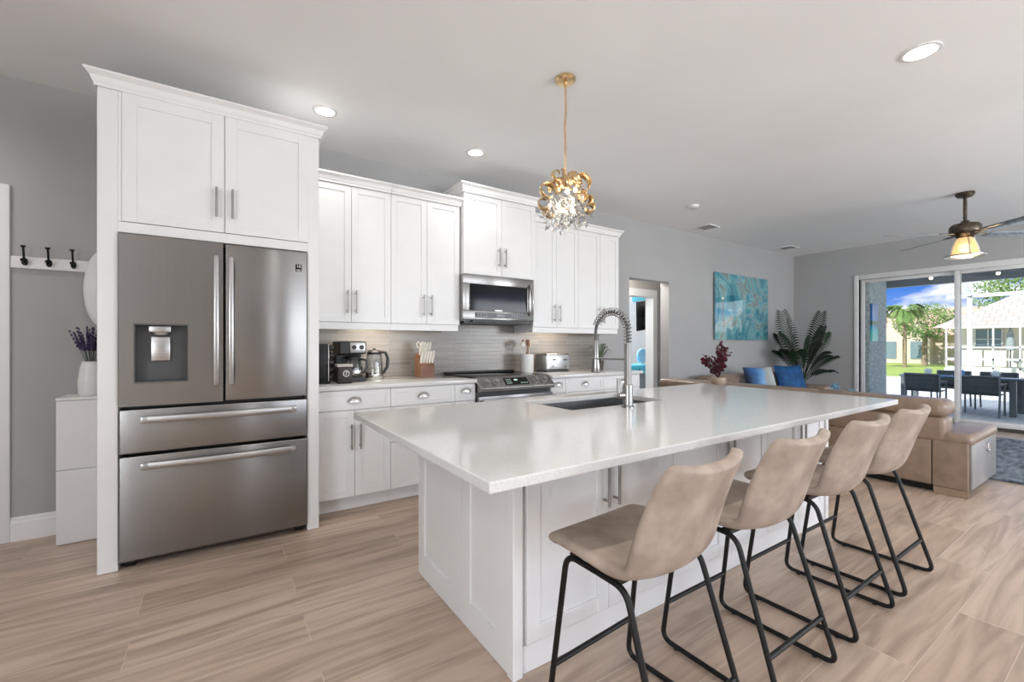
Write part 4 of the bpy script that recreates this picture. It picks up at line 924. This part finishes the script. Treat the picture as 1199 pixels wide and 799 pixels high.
sf = thing('sectional_sofa', 'large taupe leather corner sofa with its back to the island', 'sofa', (5.2, 2.0, 0))
SX = 4.79
def soft(x0, x1, y0, y1, z0, z1, r, name, seg=4):
    return MB().box(x0, x1, y0, y1, z0, z1, r, seg).build(name, M_sofa, sf)
MB().box(SX + 0.06, 5.60, 0.93, 3.70, 0.004, 0.06).box(5.60, 7.80, 3.0, 3.72, 0.004, 0.06).build('base', M_black, sf, smooth=False)
MB().box(SX + 0.006, SX + 0.03, 0.872, 1.07, 0.002, 0.055).build('plinth', pmat('sofa_wood_foot', srgb(150, 126, 104), rough=0.5), sf, smooth=False)
soft(SX, 5.655, 0.868, 1.078, 0.055, 0.445, 0.012, 'arm')
soft(SX - 0.005, 5.68, 0.845, 1.10, 0.400, 0.492, 0.042, 'arm_cushion', 5)
for a, bq in ((1.082, 1.96), (1.964, 2.85), (2.854, 3.74)):
    soft(SX, SX + 0.20, a, bq, 0.06, 0.425, 0.012, 'back_panel')
    soft(SX - 0.012, SX + 0.24, a - 0.085 if a < 1.1 else a, bq, 0.415, 0.61, 0.035, 'back_cushion')
    soft(SX - 0.014, SX + 0.30, a - 0.09 if a < 1.1 else a, bq, 0.605, 0.745, 0.055, 'headrest', 5)
    soft(SX + 0.23, 5.66, a, bq, 0.20, 0.47, 0.05, 'seat_cushion', 5)
# arm side panel with handle; glare on the leather painted in as grey
MB().box(SX + 0.03, 5.64, 0.853, 0.868, 0.07, 0.415, 0.004).build('side_panel', pmat('sofa_side_glare_grey', srgb(150, 148, 148), srgb(136, 133, 132), rough=0.3, scale=5), sf)
m = MB(); m.tube(rounded([(5.27, 0.842, 0.315), (5.33, 0.842, 0.315), (5.33, 0.842, 0.375), (5.27, 0.842, 0.375)], 0.012, 4), 0.005, 6, closed=True); m.box(5.285, 5.315, 0.842, 0.855, 0.325, 0.345)
m.build('handle', M_chrome, sf)
for a, bq in ((5.66, 6.65), (6.654, 7.64)):
    soft(a, bq, 3.58, 3.80, 0.06, 0.44, 0.02, 'back_panel'); soft(a, bq, 3.54, 3.80, 0.43, 0.745, 0.06, 'back_cushion', 5); soft(a, bq, 2.90, 3.56, 0.10, 0.40, 0.05, 'seat_cushion', 5)
soft(7.645, 7.88, 2.90, 3.80, 0.06, 0.56, 0.05, 'arm', 5)

def pillow(x, y, z, w, rotz, tiltx, m_, label):
    mm = MB(); N_ = 16
    for sgn in (1, -1):
        rows = []
        for i in range(N_ + 1):
            r = []
            for k in range(N_ + 1):
                u, v = -1 + 2 * i / N_, -1 + 2 * k / N_
                th = 0.085 * ((1 - u * u) * (1 - v * v)) ** 0.42
                pin = 1 - 0.06 * (1 - abs(u)) * abs(v) ** 3 ; pin2 = 1 - 0.06 * (1 - abs(v)) * abs(u) ** 3
                r.append((u * w * pin2, sgn * th, v * w * pin))
            rows.append(r)
        mm.grid(rows)
    o = mm.build('throw_pillow', m_, weld=True); o.location = (x, y, z); o.rotation_euler = (tiltx, 0, rotz)
    return tag(o, label, 'pillow', 'throw pillows')
M_ombre = bpy.data.materials.new('blue_white_ombre'); M_ombre.use_nodes = True; n = M_ombre.node_tree; bs = n.nodes['Principled BSDF']; bs.inputs['Roughness'].default_value = 0.6
t_ = n.nodes.new('ShaderNodeTexCoord'); sx_ = n.nodes.new('ShaderNodeSeparateXYZ'); n.links.new(t_.outputs['Object'], sx_.inputs[0])
ns = n.nodes.new('ShaderNodeTexNoise'); ns.inputs['Scale'].default_value = 6; n.links.new(t_.outputs['Object'], ns.inputs['Vector'])
ma = n.nodes.new('ShaderNodeMath'); ma.operation = 'MULTIPLY_ADD'; ma.inputs[1].default_value = 1.7; ma.inputs[2].default_value = 0.35; n.links.new(sx_.outputs['X'], ma.inputs[0])
mb_ = n.nodes.new('ShaderNodeMath'); mb_.operation = 'MULTIPLY_ADD'; mb_.inputs[1].default_value = 0.3; n.links.new(ns.outputs['Fac'], mb_.inputs[0]); n.links.new(ma.outputs[0], mb_.inputs[2])
rp = n.nodes.new('ShaderNodeValToRGB'); e = rp.color_ramp.elements
e[0].position = 0.12; e[0].color = (*srgb(20, 44, 74), 1); e[1].position = 0.95; e[1].color = (*srgb(196, 214, 226), 1)
for p_, c_ in ((0.3, srgb(38, 94, 150)), (0.5, srgb(112, 160, 204)), (0.62, srgb(150, 158, 156)), (0.8, srgb(176, 182, 180))):
    q = e.new(p_); q.color = (*c_, 1)
n.links.new(mb_.outputs[0], rp.inputs[0]); n.links.new(rp.outputs[0], bs.inputs['Base Color'])
pillow(6.58, 3.33, 0.628, 0.24, -0.42, -0.35, M_ombre, 'blue and white ombre throw pillow on the corner sofa beneath the picture')
pillow(7.42, 3.30, 0.630, 0.24, -0.42, -0.32, M_blue, 'deep blue velvet throw pillow on the corner sofa beside the palm')

# palm in the corner
pl = thing('potted_palm', 'tall dark green potted palm in the corner behind the sofa', 'plant', (8.08, 3.42, 0))
MB().lathe([(0, 0.002), (0.12, 0.002), (0.15, 0.30), (0.16, 0.34), (0.14, 0.34), (0.135, 0.30), (0, 0.30)], (8.08, 3.42, 0), 28).build('pot', pmat('woven_basket', srgb(150, 124, 92), srgb(120, 96, 70), scale=40, rough=0.8, bump=0.4), pl)
m = MB()
for k in range(5):
    a = k * 1.26; m.tube([(8.08 + 0.03 * math.cos(a), 3.42 + 0.03 * math.sin(a), 0.29), (8.08 + 0.05 * math.cos(a), 3.42 + 0.05 * math.sin(a), 0.65)], 0.014, 8)
m.build('stem', pmat('palm_stem', srgb(90, 104, 60), rough=0.6), pl)
def frond(base, d, length, rise, droop, lw, mat_, parent, nl=18, lift=0.35, thin=1.0, twist=0.0):
    m = MB(); d = Vector(d).normalized(); s = d.cross(UP)
    s = s.normalized() if s.length > 0.05 else RT.copy()
    if twist: s = s.lerp(d * (1 if rise > 0 else -1), twist).normalized()
    def P(q): return Vector(base) + d * length * q * (1 - 0.22 * q) + UP * (rise * q - droop * q * q)
    m.tube([P(i / 12) for i in range(13)], 0.006, 5, radii=[0.009 * (1 - 0.8 * i / 12) for i in range(13)])
    for i in range(nl):
        q = 0.28 + 0.72 * i / (nl - 1); p = P(q); tg = (P(min(1, q + 0.02)) - P(q - 0.02)).normalized()
        ll = lw * (0.45 + 0.75 * math.sin(PI * (0.1 + 0.8 * (q - 0.28) / 0.72)))
        up = s.cross(tg).normalized()
        for sg in (-1, 1):
            dr = (s * sg + tg * 0.75 + up * lift).normalized(); wv = tg * 0.02 * (1 + ll) * thin
            tip = p + dr * ll - UP * 0.30 * ll
            mid = p + dr * ll * 0.55
            V = [m.bm.verts.new(x) for x in (p - wv * 0.4, mid - wv * 0.9, tip, mid + wv * 0.9, p + wv * 0.4)]
            m.bm.faces.new(V)
    return m.build('frond', mat_, parent)
pb = Vector((8.08, 3.42, 0.55))
for (r_, f_, ln, rise, droop) in ((-0.34, -0.10, 0.55, 1.42, 0.26), (0.20, -0.15, 0.34, 1.40, 0.26), (-0.02, 0.1, 0.40, 1.30, 0.26), (-0.85, -0.1, 0.55, 0.95, 0.42), (0.95, -0.2, 0.58, 0.80, 0.36), (0.65, 0.1, 0.55, 1.20, 0.38),
                                  (-0.9, -0.3, 0.50, 0.50, 0.38), (0.9, -0.3, 0.52, 0.50, 0.30), (-0.6, -0.6, 0.50, 0.95, 0.42), (0.5, -0.6, 0.46, 0.95, 0.45), (0.15, -0.8, 0.45, 1.05, 0.42), (-0.4, 0.3, 0.45, 1.15, 0.35), (0.3, -0.5, 0.4, 1.2, 0.3), (-0.2, -0.6, 0.42, 1.15, 0.4)):
    frond(pb, RT * r_ + FW * f_, ln, rise, droop, 0.165, M_leafd, pl, nl=21, lift=0.15, thin=0.62, twist=0.62 if rise > 1.0 else 0.35)

# burgundy plant on a side table between island and sofa
t = thing('side_table', 'small round wooden side table behind the island, under the burgundy plant', 'table', (4.36, 2.64, 0))
MB().lathe([(0, 0.735), (0.22, 0.735), (0.225, 0.742), (0.22, 0.752), (0, 0.752)], (4.36, 2.64, 0), 32).build('tabletop', M_wood, t)
MB().lathe([(0, 0.002), (0.16, 0.002), (0.16, 0.015), (0.03, 0.03), (0.022, 0.06), (0.022, 0.735), (0, 0.735)], (4.36, 2.64, 0), 24).build('pedestal', M_black, t)
t = thing('burgundy_plant', 'burgundy leaved stems in a pale pot at the far end of the island', 'plant', (4.36, 2.64, 0.7525))
MB().lathe([(0, 0), (0.05, 0), (0.075, 0.05), (0.07, 0.095), (0.062, 0.095), (0.06, 0.07), (0, 0.07)], (4.36, 2.64, 0.7525), 24).build('pot', pmat('taupe_pot', srgb(168, 152, 132), rough=0.5), t)
m = MB(); m2 = MB(); rr = random.Random(21)
for i in range(26):
    a = i * 2.399; sp_ = 0.04 + 0.17 * ((i * 5) % 8) / 8; b0 = Vector((4.36, 2.64, 0.83)); tp = b0 + Vector((math.cos(a) * sp_, math.sin(a) * sp_, 0.36 - 1.1 * sp_ + 0.05 * rr.random()))
    mid = b0.lerp(tp, 0.55) + Vector((0, 0, 0.02)); m.tube([b0, mid, tp], 0.0022, 5)
    for k in range(6):
        q = 0.3 + 0.14 * k; p = (b0.lerp(mid, q / 0.55) if q < 0.55 else mid.lerp(tp, (q - 0.55) / 0.45)); s_ = rr.uniform(0.018, 0.028)
        nv = Vector((rr.gauss(0, 1), rr.gauss(0, 1), rr.gauss(0.4, 1))).normalized(); aa = nv.orthogonal().normalized(); bb = nv.cross(aa); c = p + Vector((rr.uniform(-0.02, 0.02), rr.uniform(-0.02, 0.02), rr.uniform(-0.01, 0.02)))
        V = [m2.bm.verts.new(c + (aa * math.cos(z) * s_ + bb * math.sin(z) * s_ * 0.8) + nv * 0.004 * math.cos(2 * z)) for z in [2 * PI * j / 8 for j in range(8)]]
        m2.bm.faces.new(V)
m.build('stem', pmat('burgundy_stem', srgb(74, 40, 44), rough=0.6), t, kind='stuff'); m2.build('foliage', M_burg, t, smooth=False, kind='stuff')

# coffee table with two blue glass ornaments
t = thing('coffee_table', 'low dark coffee table on the rug behind the sofa back', 'table', (6.35, 2.15, 0))
MB().box(5.98, 6.72, 1.55, 2.72, 0.41, 0.45, 0.006).build('tabletop', M_blackp, t)
for x in (6.03, 6.67):
    for y in (1.6, 2.67): MB().box(x - 0.025, x + 0.025, y - 0.025, y + 0.025, 0.0285, 0.41).build('leg', M_black, t, smooth=False)
M_bg = pmat('pale_blue_glass', srgb(150, 196, 214), srgb(104, 160, 190), rough=0.08, trans=0.4, scale=14)
def ornament(x, y, h, label):
    t = thing('glass_ornament', label, 'ornament', (x, y, 0.4505), 'blue glass ornaments')
    MB().lathe([(0, 0), (0.04, 0), (0.04, 0.008), (0.008, 0.02), (0.006, h - 0.03), (0, h - 0.03)], (x, y, 0.4505), 16).build('stand', M_chrome, t)
    m = MB(); c = Vector((x, y, 0.45 + h)); m.sphere(c, 0.032, n=12)
    for i in range(14):
        z = 1 - 2 * (i + 0.5) / 14; a = i * 2.4; v = Vector((math.cos(a) * math.sqrt(1 - z * z), math.sin(a) * math.sqrt(1 - z * z), z)); m.cyl(c + v * 0.028, c + v * 0.058, 0.014, 0.003, 8)
    m.build('blossom', M_bg, t)
ornament(6.30, 2.30, 0.215, 'pale blue glass burr on the taller stand, showing over the sofa back')
ornament(6.38, 2.16, 0.155, 'pale blue glass burr on the shorter stand, partly behind the island slab corner')

# ------------------------------------------------------------------ bathroom beyond the doorway
t = thing('television', 'black television mounted high in the room beyond the doorway', 'television', (6.15, 6.0, 1.7))
MB().box(6.12, 6.9, 5.20, 5.24, 1.42, 1.94, 0.004, M=Matrix.Translation((6.12, 5.22, 1.42)) @ Matrix.Rotation(-0.16, 4, 'Y') @ Matrix.Rotation(0.12, 4, 'X') @ Matrix.Translation((-6.12, -5.22, -1.42))).build('screen', M_blackgloss, t)
MB().box(6.45, 6.60, 5.26, 5.42, 1.60, 1.72).build('bracket', M_blackp, t)
tag(MB().box(7.92, 8.45, 6.87, 6.899, 2.16, 2.32, 0.004).build('wall_panel', pmat('turquoise_panel', srgb(98, 196, 220), rough=0.4)), 'turquoise panel on the far wall above the television', 'picture')
t = thing('dresser', 'turquoise topped grey dresser seen through the doorway', 'dresser', (6.1, 5.8, 0))
MB().box(5.45, 6.9, 5.50, 5.95, 0.002, 0.64, 0.004).build('body', pmat('grey_dresser', srgb(142, 148, 154), srgb(122, 128, 136), scale=12, rough=0.5), t, smooth=False)
MB().box(5.43, 6.92, 5.48, 5.97, 0.642, 0.80, 0.004).build('drawer', pmat('turquoise_paint', srgb(84, 194, 222), srgb(70, 180, 212), rough=0.4), t, smooth=False)
MB().sphere((6.48, 5.47, 0.72), 0.014, n=10).build('knob', M_black, t)
t = thing('round_mirror', 'round blue rimmed mirror standing on the turquoise dresser', 'mirror', (6.83, 5.7, 0.8005))
MB().lathe([(0.0, 0.0), (0.11, 0.0), (0.13, 0.012), (0.145, 0.0), (0.145, -0.02), (0, -0.02)], (0, 0, 0), 28, M=Matrix.Translation((6.83, 5.70, 0.965)) @ Matrix.Rotation(PI / 2, 4, 'X')).build('rim', pmat('blue_glaze', srgb(150, 196, 226), rough=0.2), t)
MB().box(6.77, 6.89, 5.66, 5.76, 0.8005, 0.825).build('foot', M_white, t, smooth=False)
tag(MB().box(6.28, 6.40, 5.62, 5.70, 0.8005, 0.90, 0.006).build('dark_box', M_dgrey), 'small dark box on the turquoise dresser', 'box')

# ------------------------------------------------------------------ lanai and garden
GZ = -0.20
M_deck = brick_mat('pale_pavers', srgb(226, 228, 230), srgb(214, 217, 220), srgb(190, 194, 198), 0.30, 0.15, 0.006, 0.7)
struct(MB().box(9.02, 24.0, -12, 14, GZ - 0.1, GZ).build('patio_floor', M_deck, smooth=False))
struct(MB().box(24.0, 90, -60, 60, GZ - 0.15, GZ - 0.03).build('lawn', pmat('lawn_grass', srgb(170, 188, 108), srgb(146, 168, 84), scale=1.2, rough=0.9, detail=8), smooth=False))
M_soff = pmat('dark_grey_soffit', srgb(140, 146, 152), srgb(132, 138, 144), scale=2, rough=0.7)
struct(MB().box(9.10, 12.0, -6, 3.6, 2.62, 2.70).box(12.0, 12.15, -6, 3.6, 2.40, 2.75).build('ceiling_patio', M_soff, smooth=False))
struct(MB().box(9.03, 9.80, 2.80, 3.60, GZ, 2.62).build('wall_patio', M_stucco, smooth=False))
struct(MB().box(9.80, 12.0, 3.45, 3.60, 2.30, 2.62).build('trim_2', M_soff, smooth=False))
beach = bpy.data.materials.new('beach_print'); beach.use_nodes = True; n = beach.node_tree; bs = n.nodes['Principled BSDF']; bs.inputs['Roughness'].default_value = 0.3
t_ = n.nodes.new('ShaderNodeTexCoord'); sx_ = n.nodes.new('ShaderNodeSeparateXYZ'); n.links.new(t_.outputs['Generated'], sx_.inputs[0]); rp = n.nodes.new('ShaderNodeValToRGB'); e = rp.color_ramp.elements
e[0].position = 0.0; e[0].color = (*srgb(130, 236, 226), 1); e[1].position = 1.0; e[1].color = (*srgb(0, 104, 190), 1)
for p_, c_ in ((0.28, srgb(70, 216, 226)), (0.40, srgb(0, 160, 210)), (0.46, srgb(30, 92, 60)), (0.52, srgb(40, 110, 90)), (0.56, srgb(0, 130, 215))):
    q = e.new(p_); q.color = (*c_, 1)
n.links.new(sx_.outputs['Z'], rp.inputs[0]); n.links.new(rp.outputs[0], bs.inputs['Base Color'])
tag(MB().box(9.035, 9.29, 2.765, 2.795, 1.24, 1.87, 0.003).build('beach_picture', beach, smooth=False), 'bright blue beach picture on the grey stucco patio wall', 'picture')
# string lights
for (bx, by, cz_, lb) in ((10.4, 2.35, 2.35, 'string light bulb hanging from the patio ceiling over the left glass door'), (10.4, 1.55, 2.33, 'string light bulb hanging from the patio ceiling over the right glass door')):
    t = thing('string_light_bulb', lb, 'lamp', (bx, by, 2.62), 'patio string light bulbs')
    MB().tube([(bx, by, 2.619), (bx, by, cz_ + 0.03)], 0.006, 6).cyl((bx, by, cz_ + 0.02), (bx, by, cz_ + 0.085), 0.018, n=10).build('socket', M_black, t)
    MB().sphere((bx, by, cz_), 0.028, n=12).build('bulb', M_bulb, t)
tag(MB().lathe([(0, -0.03), (0.09, -0.025), (0.11, -0.0005)], (10.9, 2.25, 2.62), 24).build('patio_light', pmat('warm_dome', srgb(240, 220, 180), rough=0.4, emit=(1, 0.85, 0.6), estr=0.8)), 'round warm dome light on the dark patio ceiling', 'lamp')

# dining set
M_char = pmat('charcoal_aluminium', srgb(108, 116, 122), srgb(96, 104, 110), rough=0.45)
M_sling = pmat('black_sling_mesh', srgb(72, 82, 86), srgb(56, 64, 68), scale=60, rough=0.7)
t = thing('patio_table', 'long charcoal outdoor dining table on the patio', 'table', (12.95, 1.7, GZ))
MB().box(12.5, 13.4, 0.0, 3.35, 0.495, 0.525, 0.004).build('tabletop', pmat('smoked_table_glass', srgb(96, 116, 128), rough=0.08), t)
for x in (12.56, 13.34):
    for y in (0.08, 1.68, 3.28): MB().box(x - 0.045, x + 0.045, y - 0.045, y + 0.045, GZ, 0.494).build('leg', M_char, t, smooth=False)
def chair(x, y, f, label, src=None):
    if src: c = copy_tree(src); c.location = (x, y, GZ); c.rotation_euler.z = f; c['label'] = label; return c
    c = thing('patio_chair', label, 'chair', (x, y, GZ), 'charcoal patio chairs', f)
    # faces +X locally
    for s in (-1, 1):
        MB().tube([(-0.28, s * 0.27, 0.003), (-0.20, s * 0.27, 0.42), (-0.27, s * 0.27, 0.78)], 0.016, 8).build('leg', M_char, c, local=True)
        MB().tube([(0.22, s * 0.27, 0.003), (0.22, s * 0.27, 0.62)], 0.016, 8).build('leg', M_char, c, local=True)
        MB().box(-0.24, 0.24, s * 0.27 - 0.025, s * 0.27 + 0.025, 0.615, 0.64, 0.006).build('armrest', M_char, c, local=True)
    MB().box(-0.21, 0.22, -0.255, 0.255, 0.41, 0.43, 0.004).build('seat', M_sling, c, local=True)
    m = MB(); m.grid([[(-0.205 - 0.07 * k / 6, -0.258 + 0.516 * i / 6, 0.43 + 0.33 * k / 6) for i in range(7)] for k in range(7)])
    o = m.build('backrest', M_sling, c, local=True); sm = o.modifiers.new('thick', 'SOLIDIFY'); sm.thickness = 0.012
    MB().tube([(-0.275, -0.27, 0.775), (-0.275, 0.27, 0.775)], 0.016, 8).build('top_rail', M_char, c, local=True)
    return c
k0 = chair(12.36, 2.88, 0, 'charcoal patio chair with its back to the house, at the near side left end')
chair(12.36, 2.06, 0, 'charcoal patio chair with its back to the house, seen through the right glass panel', k0)
chair(12.36, 1.12, 0, 'charcoal patio chair with its back to the house, cut by the right edge', k0)
chair(13.6, 2.75, PI, 'charcoal patio chair facing the house across the table, left of the door stile', k0)
chair(13.62, 2.06, PI, 'charcoal patio chair facing the house across the table, right of the door stile', k0)
M_bf = pmat('blue_flower', srgb(84, 156, 232), srgb(140, 196, 244), scale=30, rough=0.5)
def centre(x, y, label, mt):
    t = thing('table_flower', label, 'flower', (x, y, 0.5255), 'table flowers')
    MB().lathe([(0, 0), (0.07, 0), (0.08, 0.012), (0, 0.012)], (x, y, 0.5255), 16).build('plate', M_white, t)
    m = MB(); c = Vector((x, y, 0.605)); m.sphere(c, 0.035, n=10)
    for i in range(22):
        z = 1 - 2 * (i + 0.5) / 22; a = i * 2.4; v = Vector((math.cos(a) * math.sqrt(1 - z * z), math.sin(a) * math.sqrt(1 - z * z), z)); m.cyl(c + v * 0.03, c + v * 0.085, 0.016, 0.003, 6)
    m.build('petals', mt, t)
M_pb = pmat('pale_flower', srgb(220, 236, 244), srgb(244, 246, 246), rough=0.5)
centre(12.85, 2.95, 'pale flower at the left end of the patio table', M_pb); centre(12.85, 2.45, 'blue flower just left of the door stile on the patio table', M_bf)
centre(12.85, 1.95, 'pale blue flower just right of the door stile on the patio table', M_pb); centre(12.85, 1.45, 'deep blue flower toward the right end of the patio table', M_bf)

# pool cage
pc = thing('pool_cage', 'white framed pool screen cage at the edge of the patio', 'screen enclosure', (22.8, 2.0, GZ))
M_wm = pmat('white_aluminium', (0.85, 0.85, 0.85), rough=0.5)
for y in (4.1, 1.2, -1.8): MB().box(22.74, 22.86, y - 0.06, y + 0.06, GZ, 2.95).build('post', M_wm, pc, smooth=False)
MB().box(22.74, 22.86, -4, 4.7, 2.88, 3.0).build('beam', M_wm, pc, smooth=False)
MB().tube([(22.8, 4.1, 2.95), (21.3, 4.1, 3.75), (19.0, 4.1, 4.1)], 0.07, 6).build('rafter', M_wm, pc)
MB().tube([(22.8, 1.2, 2.95), (21.3, 1.2, 3.75), (19.0, 1.2, 4.1)], 0.05, 6).build('rafter', M_wm, pc)

# neighbouring houses
M_hw = pmat('cream_house_wall', srgb(236, 228, 216), srgb(228, 220, 208), scale=1, rough=0.8)
def tile_roof(name, c1, c2): return brick_mat(name, srgb(*c1), srgb(*c2), srgb(*(int(v * 0.86) for v in c2)), 0.34, 0.26, 0.02, 0.8, rot=(0, 0, PI / 2))
hs = thing('house', 'cream house with pale tiled hip roof and a white screened porch across the lawn', 'house', (31, -1, GZ))
MB().box(27.2, 36, -9, 5.3, GZ - 0.02, 1.95).build('wall', M_hw, hs, smooth=False)
m = MB(); A = [(26.2, 5.9, 1.9), (26.2, -10, 1.9), (37, -10, 1.9), (37, 5.9, 1.9)]; R_ = [(31.4, 0.9, 5.2), (31.4, -5, 5.2)]
m.quad(A[0], A[1], R_[1], R_[0]); m.quad(A[2], A[3], R_[0], R_[1]); m.bm.faces.new([m.bm.verts.new(p) for p in (A[3], A[0], R_[0])]); m.bm.faces.new([m.bm.verts.new(p) for p in (A[1], A[2], R_[1])]); m.quad(*A[::-1])
m.build('roof', tile_roof('pale_grey_roof_tile', (206, 194, 186), (182, 172, 166)), hs, smooth=False, weld=True)
w = MB().box(27.14, 27.2, 3.93, 4.72, 1.02, 1.80).build('window', pmat('house_window', srgb(120, 140, 150), rough=0.1), hs, smooth=False)
m = MB()
for y in (3.93, 4.33, 4.72): m.box(27.08, 27.14, y - 0.02, y + 0.02, 1.0, 1.82)
m.box(27.08, 27.14, 3.9, 4.75, 1.38, 1.41); m.build('window_frame', M_wm, w, smooth=False)
MB().box(27.14, 27.2, 2.4, 3.1, 0.9, 1.75).build('window', MATS['house_window'], hs, smooth=False)
MB().box(26.0, 26.15, -9, 5.45, GZ - 0.02, 0.16).build('porch_wall', pmat('white_low_wall', (0.82, 0.80, 0.77), rough=0.7), hs, smooth=False)
for y in (5.4, 4.72, 4.02, 3.3, 2.6, 1.4, -0.2): MB().box(26.03, 26.11, y - 0.025, y + 0.025, 0.16, 1.9).build('porch_post', M_wm, hs, smooth=False)
MB().box(26.03, 26.11, -2, 5.4, 0.52, 0.60).box(26.03, 26.11, -2, 5.4, 1.02, 1.08).box(26.03, 26.11, -2, 5.4, 0.16, 0.24).box(26.0, 26.14, -2, 5.5, 1.84, 1.92).build('porch_rail', M_wm, hs, smooth=False)
um = thing('patio_umbrella', 'folded grey umbrella standing in the white screened porch', 'umbrella', (26.6, 3.63, GZ))
MB().cyl((26.6, 3.63, GZ), (26.6, 3.63, 1.86), 0.025, n=10).lathe([(0, GZ), (0.22, GZ), (0.22, GZ + 0.06), (0, GZ + 0.06)], (26.6, 3.63, 0), 16).build('pole', M_char, um)
MB().lathe([(0.03, 1.84), (0.09, 1.6), (0.13, 1.25), (0.15, 0.95), (0.03, 0.95)], (26.6, 3.63, 0), 12).build('canopy', pmat('grey_canvas', srgb(150, 160, 164), rough=0.8), um)
h2 = thing('house', 'far beige house with salmon tiled roof and pointed gables behind the palms', 'house', (44, 11, GZ))
MB().box(42.5, 50, 4, 15.0, GZ - 0.02, 1.85).build('wall', pmat('beige_house_wall', srgb(222, 206, 190), srgb(212, 196, 180), scale=1, rough=0.8), h2, smooth=False)
m = MB(); A = [(41.8, 15.5, 1.8), (41.8, 3.5, 1.8), (50.5, 3.5, 1.8), (50.5, 15.5, 1.8)]; R_ = [(46, 12.5, 3.9), (46, 6, 3.9)]
m.quad(A[0], A[1], R_[1], R_[0]); m.quad(A[2], A[3], R_[0], R_[1]); m.bm.faces.new([m.bm.verts.new(p) for p in (A[3], A[0], R_[0])]); m.bm.faces.new([m.bm.verts.new(p) for p in (A[1], A[2], R_[1])]); m.quad(*A[::-1])
m.build('roof', tile_roof('salmon_roof_tile', (226, 190, 170), (210, 172, 152)), h2, smooth=False, weld=True)
for y in (11.6, 10.2):
    MB().prism([(y - 0.75, GZ - 0.02), (y + 0.75, GZ - 0.02), (y + 0.75, 1.5), (y, 2.75), (y - 0.75, 1.5)], 'x', 41.6, 43.5).build('gable', MATS['beige_house_wall'], h2, smooth=False)
    MB().box(41.55, 41.6, y - 0.3, y + 0.3, 0.1, 1.35).build('window', MATS['house_window'], h2, smooth=False)

def palm(x, y, top, label, r=1.5, th=0.09):
    t = thing('palm_tree', label, 'tree', (x, y, GZ), 'garden palms')
    MB().tube([(x, y, GZ - 0.03), (x + 0.08, y, top * 0.5), (x, y + 0.05, top)], th, 8, radii=[th * 1.3, th, th * 0.9]).build('trunk', M_trunk, t)
    for k in range(13):
        a = k * 2.4; fr_ = frond((x, y, top - 0.02), (math.cos(a), math.sin(a), 0), r * (0.8 + 0.2 * (k % 3)), 0.35 + 0.28 * (k % 4), 1.0, 0.40, M_leafp, t, nl=16, lift=0.0, thin=1.5)
palm(33.0, 10.2, 2.95, 'slender palm in front of the far house, left of the other palm', 0.95, 0.08)
palm(34.6, 9.0, 3.2, 'palm in front of the far house gable, right of the other palm', 1.0, 0.08)
def tree(x, y, r, top, label, seed):
    t = thing('leafy_tree', label, 'tree', (x, y, GZ), 'garden trees')
    MB().tube([(x, y, GZ - 0.03), (x, y, top - r * 0.8)], 0.14, 8).build('trunk', M_trunk, t)
    rr = random.Random(seed); m = MB()
    for i in range(2400):
        v = Vector((rr.gauss(0, 1), rr.gauss(0, 1), rr.gauss(0, 1))).normalized() * r * rr.uniform(0.55, 1.0); c = Vector((x, y, top - r * 0.75)) + Vector((v.x, v.y, v.z * 0.75))
        aa = Vector((rr.gauss(0, 1), rr.gauss(0, 1), rr.gauss(0, 1))).normalized(); bb = aa.orthogonal().normalized(); s_ = rr.uniform(0.06, 0.12) * (0.6 + 0.25 * r)
        m.quad(c - aa * s_, c + bb * s_ * 0.5, c + aa * s_, c - bb * s_ * 0.5)
    m.build('foliage', M_leafp, t, smooth=False, kind='stuff')
tree(38.5, 9.0, 1.7, 3.9, 'bushy green tree between the two houses, behind the palms', 1)
tree(40.0, 4.6, 2.6, 6.2, 'tall pale green tree rising behind the pale tiled roof', 2)
